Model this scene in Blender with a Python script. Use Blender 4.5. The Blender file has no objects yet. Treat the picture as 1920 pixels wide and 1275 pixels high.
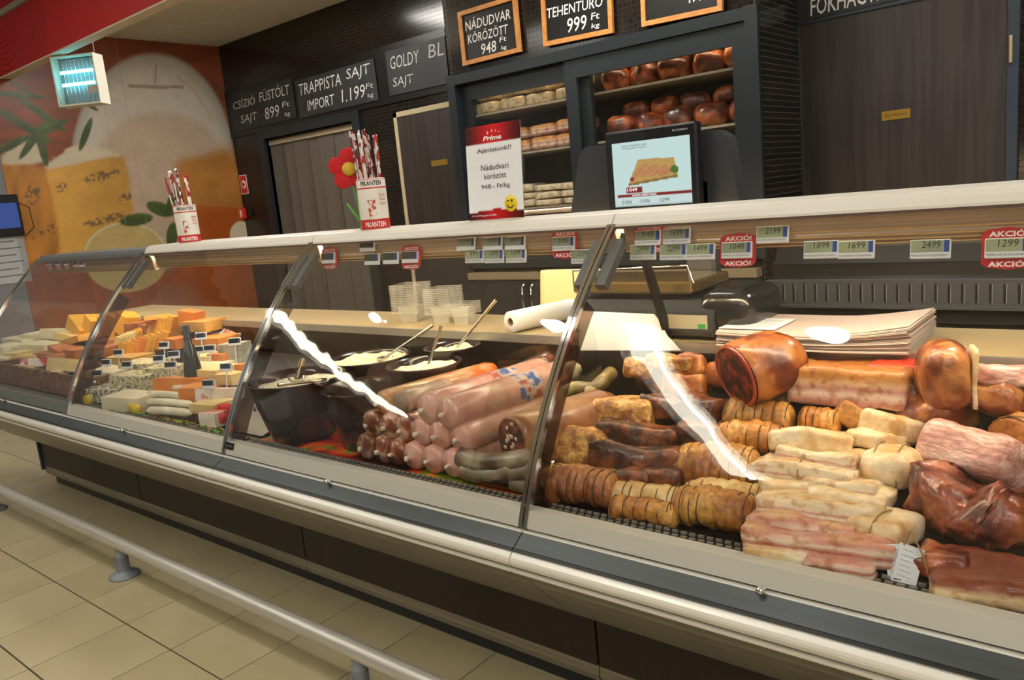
import bpy, math, random
import numpy as np
from mathutils import Vector, Matrix, noise
random.seed(7)
SC = bpy.context.scene
COL = SC.collection
# ------------------------------------------------------------------ camera
CAM_R = ((0.76845674, 0.63285492, -0.09470426), (0.04212562, -0.19770855, -0.97935528), (-0.63851364, 0.74860269, -0.17858988))
CAM_C = Vector((3.68241, -1.02565, 1.33096))
FPX = 1491.43
cam = bpy.data.cameras.new('camera'); cam.sensor_width = 36.0; cam.lens = FPX / 1920 * 36; cam.clip_start = 0.02
cam_o = bpy.data.objects.new('camera', cam); COL.objects.link(cam_o)
rx, ry, rz = [Vector(r) for r in CAM_R]
cam_o.matrix_world = Matrix(((rx.x, -ry.x, -rz.x, CAM_C.x), (rx.y, -ry.y, -rz.y, CAM_C.y), (rx.z, -ry.z, -rz.z, CAM_C.z), (0, 0, 0, 1)))
SC.camera = cam_o
# ------------------------------------------------------------------ world, exposure
w = bpy.data.worlds.new('world'); SC.world = w; w.use_nodes = True
w.node_tree.nodes['Background'].inputs[0].default_value = (1.0, .99, .97, 1)
w.node_tree.nodes['Background'].inputs[1].default_value = 0.10
SC.view_settings.view_transform = 'Standard'; SC.view_settings.look = 'None'
SC.view_settings.exposure = 1.1; SC.view_settings.gamma = 1.0; SC.view_settings.use_curve_mapping = False
SC.cycles.transparent_max_bounces = 24
TUBE_POWER = 30.0      # radiance of the shop ceiling tubes
CASE_POWER = 24.0      # radiance of the tubes inside the counter
PANEL_POWER = 14.0      # square lamps over the service aisle

def ray(u, v):
    a = (u - 960) / FPX; b = (v - 637.5) / FPX
    return rx * a + ry * b + rz
def P(u, v, ax, val):
    d = ray(u, v); return CAM_C + d * ((val - CAM_C[ax]) / d[ax])
def HP(u, v, z0=.64, y0=.37, k=.3):
    d = ray(u, v); s = (z0 + k * (CAM_C.y - y0) - CAM_C.z) / (d.z - k * d.y); return CAM_C + d * s
def depth(p): return (Vector(p) - CAM_C).dot(rz)
def PX(p):
    d = Vector(p) - CAM_C; z = d.dot(rz); return 960 + FPX * d.dot(rx) / z, 637.5 + FPX * d.dot(ry) / z

# ------------------------------------------------------------------ materials
def lin(c):
    if isinstance(c, str):
        c = c.lstrip('#'); c = [int(c[i:i + 2], 16) / 255 for i in (0, 2, 4)]
    return tuple(((x / 12.92) if x <= .04045 else ((x + .055) / 1.055) ** 2.4) for x in c[:3])
MATS = {}
def mat(name, col, rough=.5, metal=0., col2=None, scale=8., bump=0., bscale=None, spec=.5, stretch=None, col3=None, contrast=.5, rnd=0., coat=0., sss=0., emit=None, es=0., coords='Object', detail=4.):
    if name in MATS: return MATS[name]
    m = bpy.data.materials.new(name); m.use_nodes = True; nt = m.node_tree; N = nt.nodes; L = nt.links
    b = N['Principled BSDF']
    b.inputs['Base Color'].default_value = (*lin(col), 1); b.inputs['Roughness'].default_value = rough
    b.inputs['Metallic'].default_value = metal; b.inputs['Specular IOR Level'].default_value = spec
    b.inputs['Coat Weight'].default_value = coat; b.inputs['Coat Roughness'].default_value = .15
    if emit: b.inputs['Emission Color'].default_value = (*lin(emit), 1); b.inputs['Emission Strength'].default_value = es
    vec = None
    if col2 or bump:
        tc = N.new('ShaderNodeTexCoord'); mp = N.new('ShaderNodeMapping'); L.new(tc.outputs[coords], mp.inputs[0])
        if stretch: mp.inputs['Scale'].default_value = stretch
        oi = N.new('ShaderNodeObjectInfo'); ml = N.new('ShaderNodeMath'); ml.operation = 'MULTIPLY'; ml.inputs[1].default_value = 37.
        L.new(oi.outputs['Random'], ml.inputs[0]); cb = N.new('ShaderNodeCombineXYZ')
        for i in range(3): L.new(ml.outputs[0], cb.inputs[i])
        L.new(cb.outputs[0], mp.inputs['Location']); vec = mp.outputs[0]
    if col2:
        nz = N.new('ShaderNodeTexNoise'); nz.inputs['Scale'].default_value = scale; nz.inputs['Detail'].default_value = detail; L.new(vec, nz.inputs['Vector'])
        rp = N.new('ShaderNodeValToRGB'); e = rp.color_ramp.elements
        e[0].position = .5 - contrast * .17; e[0].color = (*lin(col), 1); e[1].position = .5 + contrast * .17; e[1].color = (*lin(col2), 1)
        if col3: x = e.new(.5); x.color = (*lin(col3), 1)
        L.new(nz.outputs['Fac'], rp.inputs[0])
        out = rp.outputs[0]
        if rnd:
            hs = N.new('ShaderNodeHueSaturation'); mr = N.new('ShaderNodeMapRange'); mr.inputs['To Min'].default_value = 1 - rnd; mr.inputs['To Max'].default_value = 1 + rnd
            L.new(oi.outputs['Random'], mr.inputs[0]); L.new(mr.outputs[0], hs.inputs['Value']); L.new(out, hs.inputs['Color']); out = hs.outputs[0]
        if bump >= .2:
            fz = N.new('ShaderNodeTexNoise'); fz.inputs['Scale'].default_value = (bscale or scale * 3) * 1.3; fz.inputs['Detail'].default_value = 3; L.new(vec, fz.inputs['Vector'])
            fr_ = N.new('ShaderNodeMapRange'); fr_.inputs['From Min'].default_value = .3; fr_.inputs['From Max'].default_value = .7; fr_.inputs['To Min'].default_value = .84 if 'pale' in name else .62; fr_.inputs['To Max'].default_value = 1.08 if 'pale' in name else 1.3; L.new(fz.outputs['Fac'], fr_.inputs[0])
            mm = N.new('ShaderNodeMix'); mm.data_type = 'RGBA'; mm.blend_type = 'MULTIPLY'; mm.inputs[0].default_value = 1.; L.new(out, mm.inputs[6]); L.new(fr_.outputs[0], mm.inputs[7]); out = mm.outputs[2]
        L.new(out, b.inputs['Base Color'])
    if bump:
        nb = N.new('ShaderNodeTexNoise'); nb.inputs['Scale'].default_value = bscale or scale * 3; nb.inputs['Detail'].default_value = 5; L.new(vec, nb.inputs['Vector'])
        bp = N.new('ShaderNodeBump'); bp.inputs['Strength'].default_value = min(1, bump * 1.6); bp.inputs['Distance'].default_value = .008; L.new(nb.outputs['Fac'], bp.inputs['Height']); L.new(bp.outputs[0], b.inputs['Normal'])
    MATS[name] = m; return m
def layered(name, stops, axis=2, warp=.12, scale=5., rough=.4, bump=.25, crust=None, coat=.2):
    """bands along one generated axis (bacon streaks, rind, fat), warped by noise"""
    if name in MATS: return MATS[name]
    m = bpy.data.materials.new(name); m.use_nodes = True; nt = m.node_tree; N = nt.nodes; L = nt.links; b = N['Principled BSDF']
    b.inputs['Roughness'].default_value = rough; b.inputs['Coat Weight'].default_value = coat; b.inputs['Coat Roughness'].default_value = .2
    tc = N.new('ShaderNodeTexCoord'); sp = N.new('ShaderNodeSeparateXYZ'); L.new(tc.outputs['Generated'], sp.inputs[0])
    nz = N.new('ShaderNodeTexNoise'); nz.inputs['Scale'].default_value = scale; nz.inputs['Detail'].default_value = 5; L.new(tc.outputs['Generated'], nz.inputs['Vector'])
    oi = N.new('ShaderNodeObjectInfo'); nz.noise_dimensions = '4D'; ml = N.new('ShaderNodeMath'); ml.operation = 'MULTIPLY'; ml.inputs[1].default_value = 20; L.new(oi.outputs['Random'], ml.inputs[0]); L.new(ml.outputs[0], nz.inputs['W'])
    ma = N.new('ShaderNodeMath'); ma.operation = 'MULTIPLY_ADD'; ma.inputs[1].default_value = warp * 2; L.new(nz.outputs['Fac'], ma.inputs[0])
    sb = N.new('ShaderNodeMath'); sb.operation = 'SUBTRACT'; sb.inputs[1].default_value = warp; L.new(sp.outputs[axis], sb.inputs[0]); L.new(sb.outputs[0], ma.inputs[2])
    rp = N.new('ShaderNodeValToRGB'); e = rp.color_ramp.elements
    e[0].position = stops[0][0]; e[0].color = (*lin(stops[0][1]), 1); e[1].position = stops[-1][0]; e[1].color = (*lin(stops[-1][1]), 1)
    for p_, c_ in stops[1:-1]: x = e.new(p_); x.color = (*lin(c_), 1)
    L.new(ma.outputs[0], rp.inputs[0])
    fz = N.new('ShaderNodeTexNoise'); fz.inputs['Scale'].default_value = 45; fz.inputs['Detail'].default_value = 4; L.new(tc.outputs['Object'], fz.inputs['Vector']); f2 = N.new('ShaderNodeValToRGB'); f2.color_ramp.elements[0].position = .36; f2.color_ramp.elements[0].color = (.62, .36, .16, 1); f2.color_ramp.elements[1].position = .50; f2.color_ramp.elements[1].color = (1, 1, 1, 1); L.new(fz.outputs['Fac'], f2.inputs[0])
    mm = N.new('ShaderNodeMix'); mm.data_type = 'RGBA'; mm.blend_type = 'MULTIPLY'; mm.inputs[0].default_value = .75; L.new(rp.outputs[0], mm.inputs[6]); L.new(f2.outputs[0], mm.inputs[7]); L.new(mm.outputs[2], b.inputs['Base Color'])
    bp = N.new('ShaderNodeBump'); bp.inputs['Strength'].default_value = bump; bp.inputs['Distance'].default_value = .01
    n2 = N.new('ShaderNodeTexNoise'); n2.inputs['Scale'].default_value = 60; L.new(tc.outputs['Object'], n2.inputs['Vector']); L.new(n2.outputs['Fac'], bp.inputs['Height']); L.new(bp.outputs[0], b.inputs['Normal'])
    MATS[name] = m; return m
def glass_mat(name, tint=(1, 1, 1), ior=1.45, wave=0., wscale=3., rough=0.0):
    if name in MATS: return MATS[name]
    m = bpy.data.materials.new(name); m.use_nodes = True; nt = m.node_tree; N = nt.nodes; L = nt.links
    N.remove(N['Principled BSDF']); o = N['Material Output']
    t = N.new('ShaderNodeBsdfTransparent'); t.inputs[0].default_value = (*tint, 1)
    g = N.new('ShaderNodeBsdfGlossy'); g.inputs['Roughness'].default_value = rough
    f = N.new('ShaderNodeFresnel'); ge = N.new('ShaderNodeNewGeometry'); mr = N.new('ShaderNodeMapRange'); mr.inputs['To Min'].default_value = ior; mr.inputs['To Max'].default_value = 1 / ior
    L.new(ge.outputs['Backfacing'], mr.inputs[0]); L.new(mr.outputs[0], f.inputs[0])
    x = N.new('ShaderNodeMixShader'); L.new(f.outputs[0], x.inputs[0]); L.new(t.outputs[0], x.inputs[1]); L.new(g.outputs[0], x.inputs[2]); L.new(x.outputs[0], o.inputs[0])
    if wave:
        tc = N.new('ShaderNodeTexCoord'); nz = N.new('ShaderNodeTexNoise'); nz.inputs['Scale'].default_value = wscale; nz.inputs['Detail'].default_value = 1.
        L.new(tc.outputs['Object'], nz.inputs['Vector']); bp = N.new('ShaderNodeBump'); bp.inputs['Strength'].default_value = 1; bp.inputs['Distance'].default_value = wave
        L.new(nz.outputs['Fac'], bp.inputs['Height']); L.new(bp.outputs[0], g.inputs['Normal'])
    MATS[name] = m; return m
def emis(name, col, s):
    if name in MATS: return MATS[name]
    m = bpy.data.materials.new(name); m.use_nodes = True; N = m.node_tree.nodes; N.remove(N['Principled BSDF'])
    e = N.new('ShaderNodeEmission'); e.inputs[0].default_value = (*lin(col), 1); e.inputs[1].default_value = s
    m.node_tree.links.new(e.outputs[0], N['Material Output'].inputs[0]); MATS[name] = m; return m
def vcol_mat(name, rough=.35, emit=0., coat=0.):
    if name in MATS: return MATS[name]
    m = bpy.data.materials.new(name); m.use_nodes = True; N = m.node_tree.nodes; b = N['Principled BSDF']
    a = N.new('ShaderNodeVertexColor'); a.layer_name = 'print'; m.node_tree.links.new(a.outputs[0], b.inputs['Base Color']); b.inputs['Roughness'].default_value = rough
    b.inputs['Coat Weight'].default_value = coat
    if emit:
        m.node_tree.links.new(a.outputs[0], b.inputs['Emission Color']); b.inputs['Emission Strength'].default_value = emit; b.inputs['Base Color'].default_value = (0, 0, 0, 1)
        for l in list(b.inputs['Base Color'].links): m.node_tree.links.remove(l)
    MATS[name] = m; return m

# ------------------------------------------------------------------ mesh building
class MB:
    def __init__(s): s.v = []; s.f = []; s.smooth = []
    def add(s, vs, fs, sm=False):
        o = len(s.v); s.v += [tuple(q) for q in vs]; s.f += [tuple(i + o for i in f) for f in fs]; s.smooth += [sm] * len(fs); return s
    def box(s, c, d, R=None):
        hx, hy, hz = d[0] / 2, d[1] / 2, d[2] / 2
        vs = [Vector((x, y, z)) for x in (-hx, hx) for y in (-hy, hy) for z in (-hz, hz)]
        if R: vs = [R @ q for q in vs]
        vs = [q + Vector(c) for q in vs]
        return s.add(vs, [(0, 1, 3, 2), (4, 6, 7, 5), (0, 4, 5, 1), (2, 3, 7, 6), (0, 2, 6, 4), (1, 5, 7, 3)])
    def bbox(s, a, b): return s.box([(a[i] + b[i]) / 2 for i in range(3)], [abs(b[i] - a[i]) for i in range(3)])
    def bevbox(s, c, d, r, R=None):
        """box with chamfered edges"""
        h = [x / 2 for x in d]; vs = []; idx = {}
        for ax in range(3):
            for sg in (-1, 1):
                for a in (-1, 1):
                    for b in (-1, 1):
                        q = [0, 0, 0]; q[ax] = sg * h[ax]; o = [i for i in range(3) if i != ax]
                        q[o[0]] = a * (h[o[0]] - r); q[o[1]] = b * (h[o[1]] - r); idx[(ax, sg, a, b)] = len(vs); vs.append(Vector(q))
        F = []
        for ax in range(3):
            for sg in (-1, 1): F.append([idx[(ax, sg, a, b)] for a, b in ((-1, -1), (1, -1), (1, 1), (-1, 1))])
        def key(ax, s3):
            o = [i for i in range(3) if i != ax]; return idx[(ax, s3[ax], s3[o[0]], s3[o[1]])]
        for ax in range(3):
            o = [i for i in range(3) if i != ax]
            for a in (-1, 1):
                for b in (-1, 1):
                    s1 = [0, 0, 0]; s1[o[0]] = a; s1[o[1]] = b; s2 = list(s1); s1[ax] = -1; s2[ax] = 1
                    F.append([key(o[0], s1), key(o[0], s2), key(o[1], s2), key(o[1], s1)])
        for a in (-1, 1):
            for b in (-1, 1):
                for c_ in (-1, 1): F.append([key(0, (a, b, c_)), key(1, (a, b, c_)), key(2, (a, b, c_))])
        vs = [(R @ q if R else q) + Vector(c) for q in vs]
        s.add(vs, F); return s
    def prism(s, poly, x0, x1, axis=0, cap=True):
        """poly in the two other axes (in order), extruded along axis"""
        n = len(poly); o = [i for i in range(3) if i != axis]; vs = []
        for x in (x0, x1):
            for q in poly:
                p = [0, 0, 0]; p[axis] = x; p[o[0]] = q[0]; p[o[1]] = q[1]; vs.append(p)
        fs = [(i, (i + 1) % n, n + (i + 1) % n, n + i) for i in range(n)]
        if cap: fs += [tuple(range(n))[::-1], tuple(range(n, 2 * n))]
        return s.add(vs, fs)
    def tube(s, pts, r, n=8, cap=True, sm=True):
        pts = [Vector(p) for p in pts]; m = len(pts); rr = r if hasattr(r, '__len__') else [r] * m
        vs = []; up = None
        for i, p in enumerate(pts):
            d = (pts[min(i + 1, m - 1)] - pts[max(i - 1, 0)]).normalized()
            if up is None: up = d.orthogonal().normalized()
            up = (up - d * up.dot(d)); up = up.normalized() if up.length > 1e-6 else d.orthogonal().normalized()
            sd = d.cross(up)
            for j in range(n):
                a = 2 * math.pi * j / n; vs.append(p + (up * math.cos(a) + sd * math.sin(a)) * rr[i])
        fs = [(i * n + j, i * n + (j + 1) % n, (i + 1) * n + (j + 1) % n, (i + 1) * n + j) for i in range(m - 1) for j in range(n)]
        s.add(vs, fs, sm)
        if cap: s.add(vs[:n], [tuple(range(n))[::-1]]); s.add(vs[-n:], [tuple(range(n))])
        return s
    def lathe(s, prof, n=24, c=(0, 0, 0), R=None, sm=True, capb=False, capt=False):
        vs = []
        for r, z in prof:
            for j in range(n):
                a = 2 * math.pi * j / n; q = Vector((r * math.cos(a), r * math.sin(a), z)); vs.append((R @ q if R else q) + Vector(c))
        m = len(prof)
        fs = [(i * n + j, i * n + (j + 1) % n, (i + 1) * n + (j + 1) % n, (i + 1) * n + j) for i in range(m - 1) for j in range(n)]
        if capb: fs.append(tuple(range(n))[::-1])
        if capt: fs.append(tuple(range((m - 1) * n, m * n)))
        return s.add(vs, fs, sm)
    def slab(s, d, r=.02, amp=.004, fr=14., seed=0, n=(8, 6, 4), bend=0., taper=0., twist=0., dome=0.):
        """rounded, lumpy block: cuts of meat, cheese"""
        h = [x / 2 for x in d]; vs = []; fs = []; ids = {}
        inner = [max(x - r, .0005) for x in h]; sv = Vector((seed * 7.13, seed * 3.7, seed * 1.9))
        def vid(i, j, k):
            key = (i, j, k)
            if key in ids: return ids[key]
            p = [(-1 + 2 * i / n[0]) * h[0], (-1 + 2 * j / n[1]) * h[1], (-1 + 2 * k / n[2]) * h[2]]
            q = Vector([max(-inner[a], min(inner[a], p[a])) for a in range(3)]); dd = Vector(p) - q
            if dd.length > 1e-9: q = q + dd.normalized() * r
            if amp: 
                nn = noise.noise_vector(q * fr * .5 + sv); n3 = noise.noise_vector(q * fr * 1.6 + sv); n4 = noise.noise_vector(q * fr * 4.5 + sv)
                q = q + nn * amp * 1.5 + n3 * amp * .7 + n4 * amp * .28
            tx = q.x / h[0]
            q.y *= 1 - taper * (tx * .5 + .5); q.z *= 1 - taper * .6 * (tx * .5 + .5)
            if dome and q.z > 0: q.z *= 1 + dome * (1 - tx * tx) * (1 - (q.y / h[1]) ** 2)
            q.z += bend * (tx * tx - .33); 
            if twist: a = twist * tx; q = Vector((q.x, q.y * math.cos(a) - q.z * math.sin(a), q.y * math.sin(a) + q.z * math.cos(a)))
            ids[key] = len(vs); vs.append(q); return ids[key]
        for ax in range(3):
            o = [i for i in range(3) if i != ax]
            for side in (0, n[ax]):
                for a in range(n[o[0]]):
                    for b in range(n[o[1]]):
                        cs = []
                        for da, db in ((0, 0), (1, 0), (1, 1), (0, 1)):
                            t = [0, 0, 0]; t[ax] = side; t[o[0]] = a + da; t[o[1]] = b + db; cs.append(vid(*t))
                        if (side == 0) == (ax != 1): cs = cs[::-1]
                        fs.append(cs)
        return s.add(vs, fs, True)
    def mesh(s, name='m'):
        me = bpy.data.meshes.new(name); me.from_pydata(s.v, [], s.f); me.update()
        if any(s.smooth): me.polygons.foreach_set('use_smooth', s.smooth)
        return me
    def build(s, name, m, parent=None, M=None): return link(name, s.mesh(name), m, parent, M)
def link(name, me, m, parent=None, M=None):
    o = bpy.data.objects.new(name, me); COL.objects.link(o)
    if m is not None and not me.materials:
        for x in (m if isinstance(m, (list, tuple)) else [m]): me.materials.append(x)
    if parent: o.parent = parent
    if M is not None: o.matrix_local = M
    return o
def tag(o, label=None, cat=None, group=None, kind=None):
    if label: o['label'] = label
    if cat: o['category'] = cat
    if group: o['group'] = group
    if kind: o['kind'] = kind
    return o
def thing(name, label, cat, M=None, group=None):
    o = bpy.data.objects.new(name, None); COL.objects.link(o); o.empty_display_size = .05
    if M is not None: o.matrix_world = M
    return tag(o, label, cat, group)
def struct(o): o['kind'] = 'structure'; return o
def T(x, y=None, z=None):
    return Matrix.Translation(Vector(x) if y is None else Vector((x, y, z)))
def RZ(a): return Matrix.Rotation(math.radians(a), 4, 'Z')
def RX(a): return Matrix.Rotation(math.radians(a), 4, 'X')
def RY(a): return Matrix.Rotation(math.radians(a), 4, 'Y')
def frame(o, x, y):
    """matrix with local x,y given (y made orthogonal), z = x cross y"""
    x = Vector(x).normalized(); y = Vector(y); y = (y - x * y.dot(x)).normalized(); z = x.cross(y)
    return Matrix(((x.x, y.x, z.x, o[0]), (x.y, y.y, z.y, o[1]), (x.z, y.z, z.z, o[2]), (0, 0, 0, 1)))
_txt = {}
def text_mesh(s, shear=0., bold=0.):
    k = (s, shear, bold)
    if k not in _txt:
        c = bpy.data.curves.new('t', 'FONT'); c.body = s; c.size = 1; c.resolution_u = 2; c.shear = shear; c.offset = bold
        o = bpy.data.objects.new('t', c); COL.objects.link(o); bpy.context.view_layer.update()
        dg = bpy.context.evaluated_depsgraph_get(); me = bpy.data.meshes.new_from_object(o.evaluated_get(dg))
        bpy.data.objects.remove(o); bpy.data.curves.remove(c)
        co = np.zeros(len(me.vertices) * 3); me.vertices.foreach_get('co', co); co = co.reshape(-1, 3)
        if len(co):
            mn = co.min(0); mx = co.max(0)
            co = (co - mn); co[:, :2] /= np.maximum(mx - mn, 1e-6)[:2]; me.vertices.foreach_set('co', co.ravel()); me['asp'] = float((mx - mn)[0] / max((mx - mn)[1], 1e-6))
        _txt[k] = me
    return _txt[k]
def text(name, s, m, parent, x, y, w=None, h=None, z=.0006, shear=0., bold=0., rot=0.):
    """flat lettering in the parent's local xy plane, lower left at x,y, fitted to w and/or h"""
    me = text_mesh(s, shear, bold); a = me.get('asp', 1.)
    if w is None: w = h * a
    if h is None: h = w / a
    me2 = me.copy(); me2.materials.clear(); me2.materials.append(m)
    return link(name, me2, None, parent, T(x, y, z) @ RZ(rot) @ Matrix.Diagonal((w, h, 1, 1)))
def grid_print(name, m, parent, M, w, h, nx, ny, fn, t=.004):
    """flat printed sheet: dense quad grid coloured by fn(x, y) in sheet metres, with thickness"""
    xs = np.linspace(0, w, nx); ys = np.linspace(0, h, ny); X, Y = np.meshgrid(xs, ys); V = np.stack([X.ravel(), Y.ravel(), np.zeros(X.size)], 1)
    c = fn(X.ravel(), Y.ravel())
    q = [(j * nx + i, j * nx + i + 1, (j + 1) * nx + i + 1, (j + 1) * nx + i) for j in range(ny - 1) for i in range(nx - 1)]
    vs = V.tolist(); n0 = len(vs); vs += [(0, 0, -t), (w, 0, -t), (w, h, -t), (0, h, -t)]
    q += [(n0 + 3, n0 + 2, n0 + 1, n0), (0, n0, n0 + 1, nx - 1), (nx - 1, n0 + 1, n0 + 2, nx * ny - 1), (nx * ny - 1, n0 + 2, n0 + 3, nx * (ny - 1)), (nx * (ny - 1), n0 + 3, n0, 0)]
    me = bpy.data.meshes.new(name); me.from_pydata(vs, [], q); me.update()
    at = me.color_attributes.new('print', 'FLOAT_COLOR', 'POINT')
    buf = np.ones((len(vs), 4)); buf[:n0, :3] = c; buf[n0:, :3] = c.mean(0); at.data.foreach_set('color', buf.ravel().astype(np.float32))
    return link(name, me, m, parent, M)
def npl(c): return np.array(lin(c))
def sstep(a, b, x): t = np.clip((x - a) / (b - a + 1e-12), 0, 1); return t * t * (3 - 2 * t)
_rng = np.random.RandomState(3); _nz = _rng.rand(64, 64)
def vnoise(x, y):
    xi = np.floor(x).astype(int); yi = np.floor(y).astype(int); fx = x - xi; fy = y - yi; fx = fx * fx * (3 - 2 * fx); fy = fy * fy * (3 - 2 * fy)
    g = lambda a, b: _nz[a % 64, b % 64]
    return (g(xi, yi) * (1 - fx) + g(xi + 1, yi) * fx) * (1 - fy) + (g(xi, yi + 1) * (1 - fx) + g(xi + 1, yi + 1) * fx) * fy
def inpoly(x, y, poly):
    r = np.zeros(x.shape, bool); n = len(poly)
    for i in range(n):
        x1, y1 = poly[i]; x2, y2 = poly[(i + 1) % n]
        if y1 == y2: continue
        r ^= ((y1 > y) != (y2 > y)) & (x < (x2 - x1) * (y - y1) / (y2 - y1) + x1)
    return r
# ================================================================== the setting
TS = .31
YW, YB, XB0, XB1, XM, ZC = 3.10, 2.60, .30, 2.21, -2.90, 2.856
tile_m = mat('floor_tile', '#b9ab88', .32, col2='#b0a27f', scale=3, bump=.02, bscale=40, rnd=.03)
def brick_mat(name, c1, c2, mort, bw, bh, ms, rough=.4, bump=.3, off=0., scale=1., coords='Object', rot=None, spec=.5):
    m = bpy.data.materials.new(name); m.use_nodes = True; nt = m.node_tree; N = nt.nodes; L = nt.links; b = N['Principled BSDF']
    tc = N.new('ShaderNodeTexCoord'); mp = N.new('ShaderNodeMapping'); L.new(tc.outputs[coords], mp.inputs[0])
    if rot: mp.inputs['Rotation'].default_value = rot
    br = N.new('ShaderNodeTexBrick'); br.offset = off; br.squash = 1; L.new(mp.outputs[0], br.inputs['Vector'])
    for k, v in (('Color1', c1), ('Color2', c2), ('Mortar', mort)): br.inputs[k].default_value = (*lin(v), 1)
    br.inputs['Scale'].default_value = scale; br.inputs['Mortar Size'].default_value = ms; br.inputs['Brick Width'].default_value = bw; br.inputs['Row Height'].default_value = bh; br.inputs['Mortar Smooth'].default_value = .3; br.inputs['Bias'].default_value = -.2
    L.new(br.outputs['Color'], b.inputs['Base Color']); b.inputs['Roughness'].default_value = rough; b.inputs['Specular IOR Level'].default_value = spec
    bp = N.new('ShaderNodeBump'); bp.inputs['Strength'].default_value = bump; bp.inputs['Distance'].default_value = .003; bp.invert = True; L.new(br.outputs['Fac'], bp.inputs['Height']); L.new(bp.outputs[0], b.inputs['Normal'])
    return m
floor = struct(MB().bbox((-9, -6, -.05), (7, 3.4, -.004)).build('floor', brick_mat('floor_far', '#b5a785', '#afa07d', '#33291b', TS, TS, .008)))
tm = MB().bevbox((0, 0, -.004), (TS - .005, TS - .005, .008), .001).mesh('tile')
tm.materials.append(tile_m); n = 0
for i in range(-12, 12):
    for j in range(-3, 4):
        c = ((i + .5) * TS, (j + .5) * TS, 0)
        ps = [PX((i * TS + a, j * TS + b, 0)) for a in (0, TS) for b in (0, TS)]
        if max(p[0] for p in ps) < 0 or min(p[0] for p in ps) > 1920 or max(p[1] for p in ps) < 780 or min(p[1] for p in ps) > 1275: continue
        if j >= 2 and i > -4: continue
        if depth(c) < .2: continue
        t = link('tile', tm, None, floor, T(c)); n += 1
mosaic = brick_mat('mosaic_wall', '#1d1713', '#0b0a0a', '#2a2622', .027, .027, .0022, rough=.16, bump=.9, coords='Object', rot=(math.radians(90), 0, 0))
mosaic_side = brick_mat('mosaic_side', '#1d1713', '#0b0a0a', '#4a443c', .027, .027, .0026, rough=.2, bump=.9, rot=(math.radians(90), 0, math.radians(90)))
grey_wall = mat('grey_wall', '#77777a', .5)
white_paint = mat('ceiling_white', '#e8e6e2', .8)
# doorway in the back wall, behind the strip curtain
dw0, dw1, dwt = P(499, 262, 1, YW).x, P(664, 226, 1, YW).x, P(580, 244, 1, YW).z
wb = MB().bbox((XM, YW, 0), (dw0, YW + .12, ZC)).bbox((dw1, YW, 0), (XB0 + .02, YW + .12, ZC)).bbox((dw0, YW, dwt), (dw1, YW + .12, ZC))
struct(wb.build('wall_back', mosaic))
struct(MB().bbox((XB1 - .02, YW, 0), (7, YW + .12, 3.2)).build('wall_back_service', mosaic))
struct(MB().bbox((dw0 - .8, YW + .9, 0), (dw1 + .8, YW + 1.0, ZC)).build('wall_corridor', mat('corridor', '#6d675c', .8)))
struct(MB().bbox((XM - .12, -6, 0), (XM, YW + .12, 3.2)).build('wall_left', grey_wall))
struct(MB().bbox((7, -6, 0), (7.1, YW + .1, 3.2)).build('wall_right', mat('shop_wall', '#bab6b0', .8)))
struct(MB().bbox((-9, -6.1, 0), (7, -6, 3.2)).build('wall_front', mat('shop_wall2', '#b0aca6', .8)))
# service ceiling: lay-in panels on a grid
ceil = struct(MB().bbox((XM, 1.28, ZC + .014), (7, YW + 1.2, ZC + .05)).build('ceiling', mat('ceil_grid', '#8f8878', .7)))
pm_ = MB().bevbox((0, 0, 0), (.592, .592, .014), .003).mesh('ceiling_panel'); pm_.materials.append(mat('ceiling_tile', '#c9c2b2', .85, col2='#c0b9a9', scale=60, bump=.1, bscale=200))
for i in range(9):
    for j in range(4):
        x = XM + .3 + i * .6; y = YW - .3 - j * .6
        if y < 1.28: continue
        link('ceiling_panel', pm_, None, ceil, T(x, y, ZC + .007))
ceil2 = struct(MB().bbox((-9, -6, 3.2), (7, 1.28, 3.25)).build('ceiling_shop', white_paint))
# red bulkhead over the counter front
bk = bpy.data.objects.new('wall_bulkhead', None); COL.objects.link(bk); struct(bk)
def ringmat():
    m = bpy.data.materials.new('red_board'); m.use_nodes = True; nt = m.node_tree; N = nt.nodes; L = nt.links; b = N['Principled BSDF']; b.inputs['Roughness'].default_value = .45
    tc = N.new('ShaderNodeTexCoord'); sp = N.new('ShaderNodeSeparateXYZ'); L.new(tc.outputs['Object'], sp.inputs[0])
    c = P(0, 20, 1, 1.30)
    def mth(op, a, b_=None):
        q = N.new('ShaderNodeMath'); q.operation = op
        for i, x in enumerate((a, b_)):
            if x is None: continue
            if isinstance(x, (int, float)): q.inputs[i].default_value = x
            else: L.new(x, q.inputs[i])
        return q.outputs[0]
    dx = mth('SUBTRACT', sp.outputs[0], c.x - .05); dz = mth('SUBTRACT', sp.outputs[2], c.z + .03)
    r = mth('SQRT', mth('ADD', mth('MULTIPLY', dx, dx), mth('MULTIPLY', dz, dz)))
    line = mth('GREATER_THAN', mth('FRACT', mth('MULTIPLY', r, 26.)), .72)
    msk = mth('MULTIPLY', line, mth('MULTIPLY', mth('LESS_THAN', r, .80), mth('GREATER_THAN', r, .10)))
    mx = N.new('ShaderNodeMix'); mx.data_type = 'RGBA'; mx.inputs[6].default_value = (*lin('#b4161a'), 1); mx.inputs[7].default_value = (*lin('#7d1413'), 1); L.new(msk, mx.inputs[0]); L.new(mx.outputs[2], b.inputs['Base Color'])
    return m
redm = ringmat(); xs = [-2.9, P(121, 40, 1, 1.30).x, .6, 2.2, 3.8, 5.4, 7.0]
for a, b in zip(xs[:-1], xs[1:]): MB().bbox((a + .001, 1.30, 2.51), (b - .001, 1.32, 3.2)).build('red_board', redm, bk)
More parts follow.
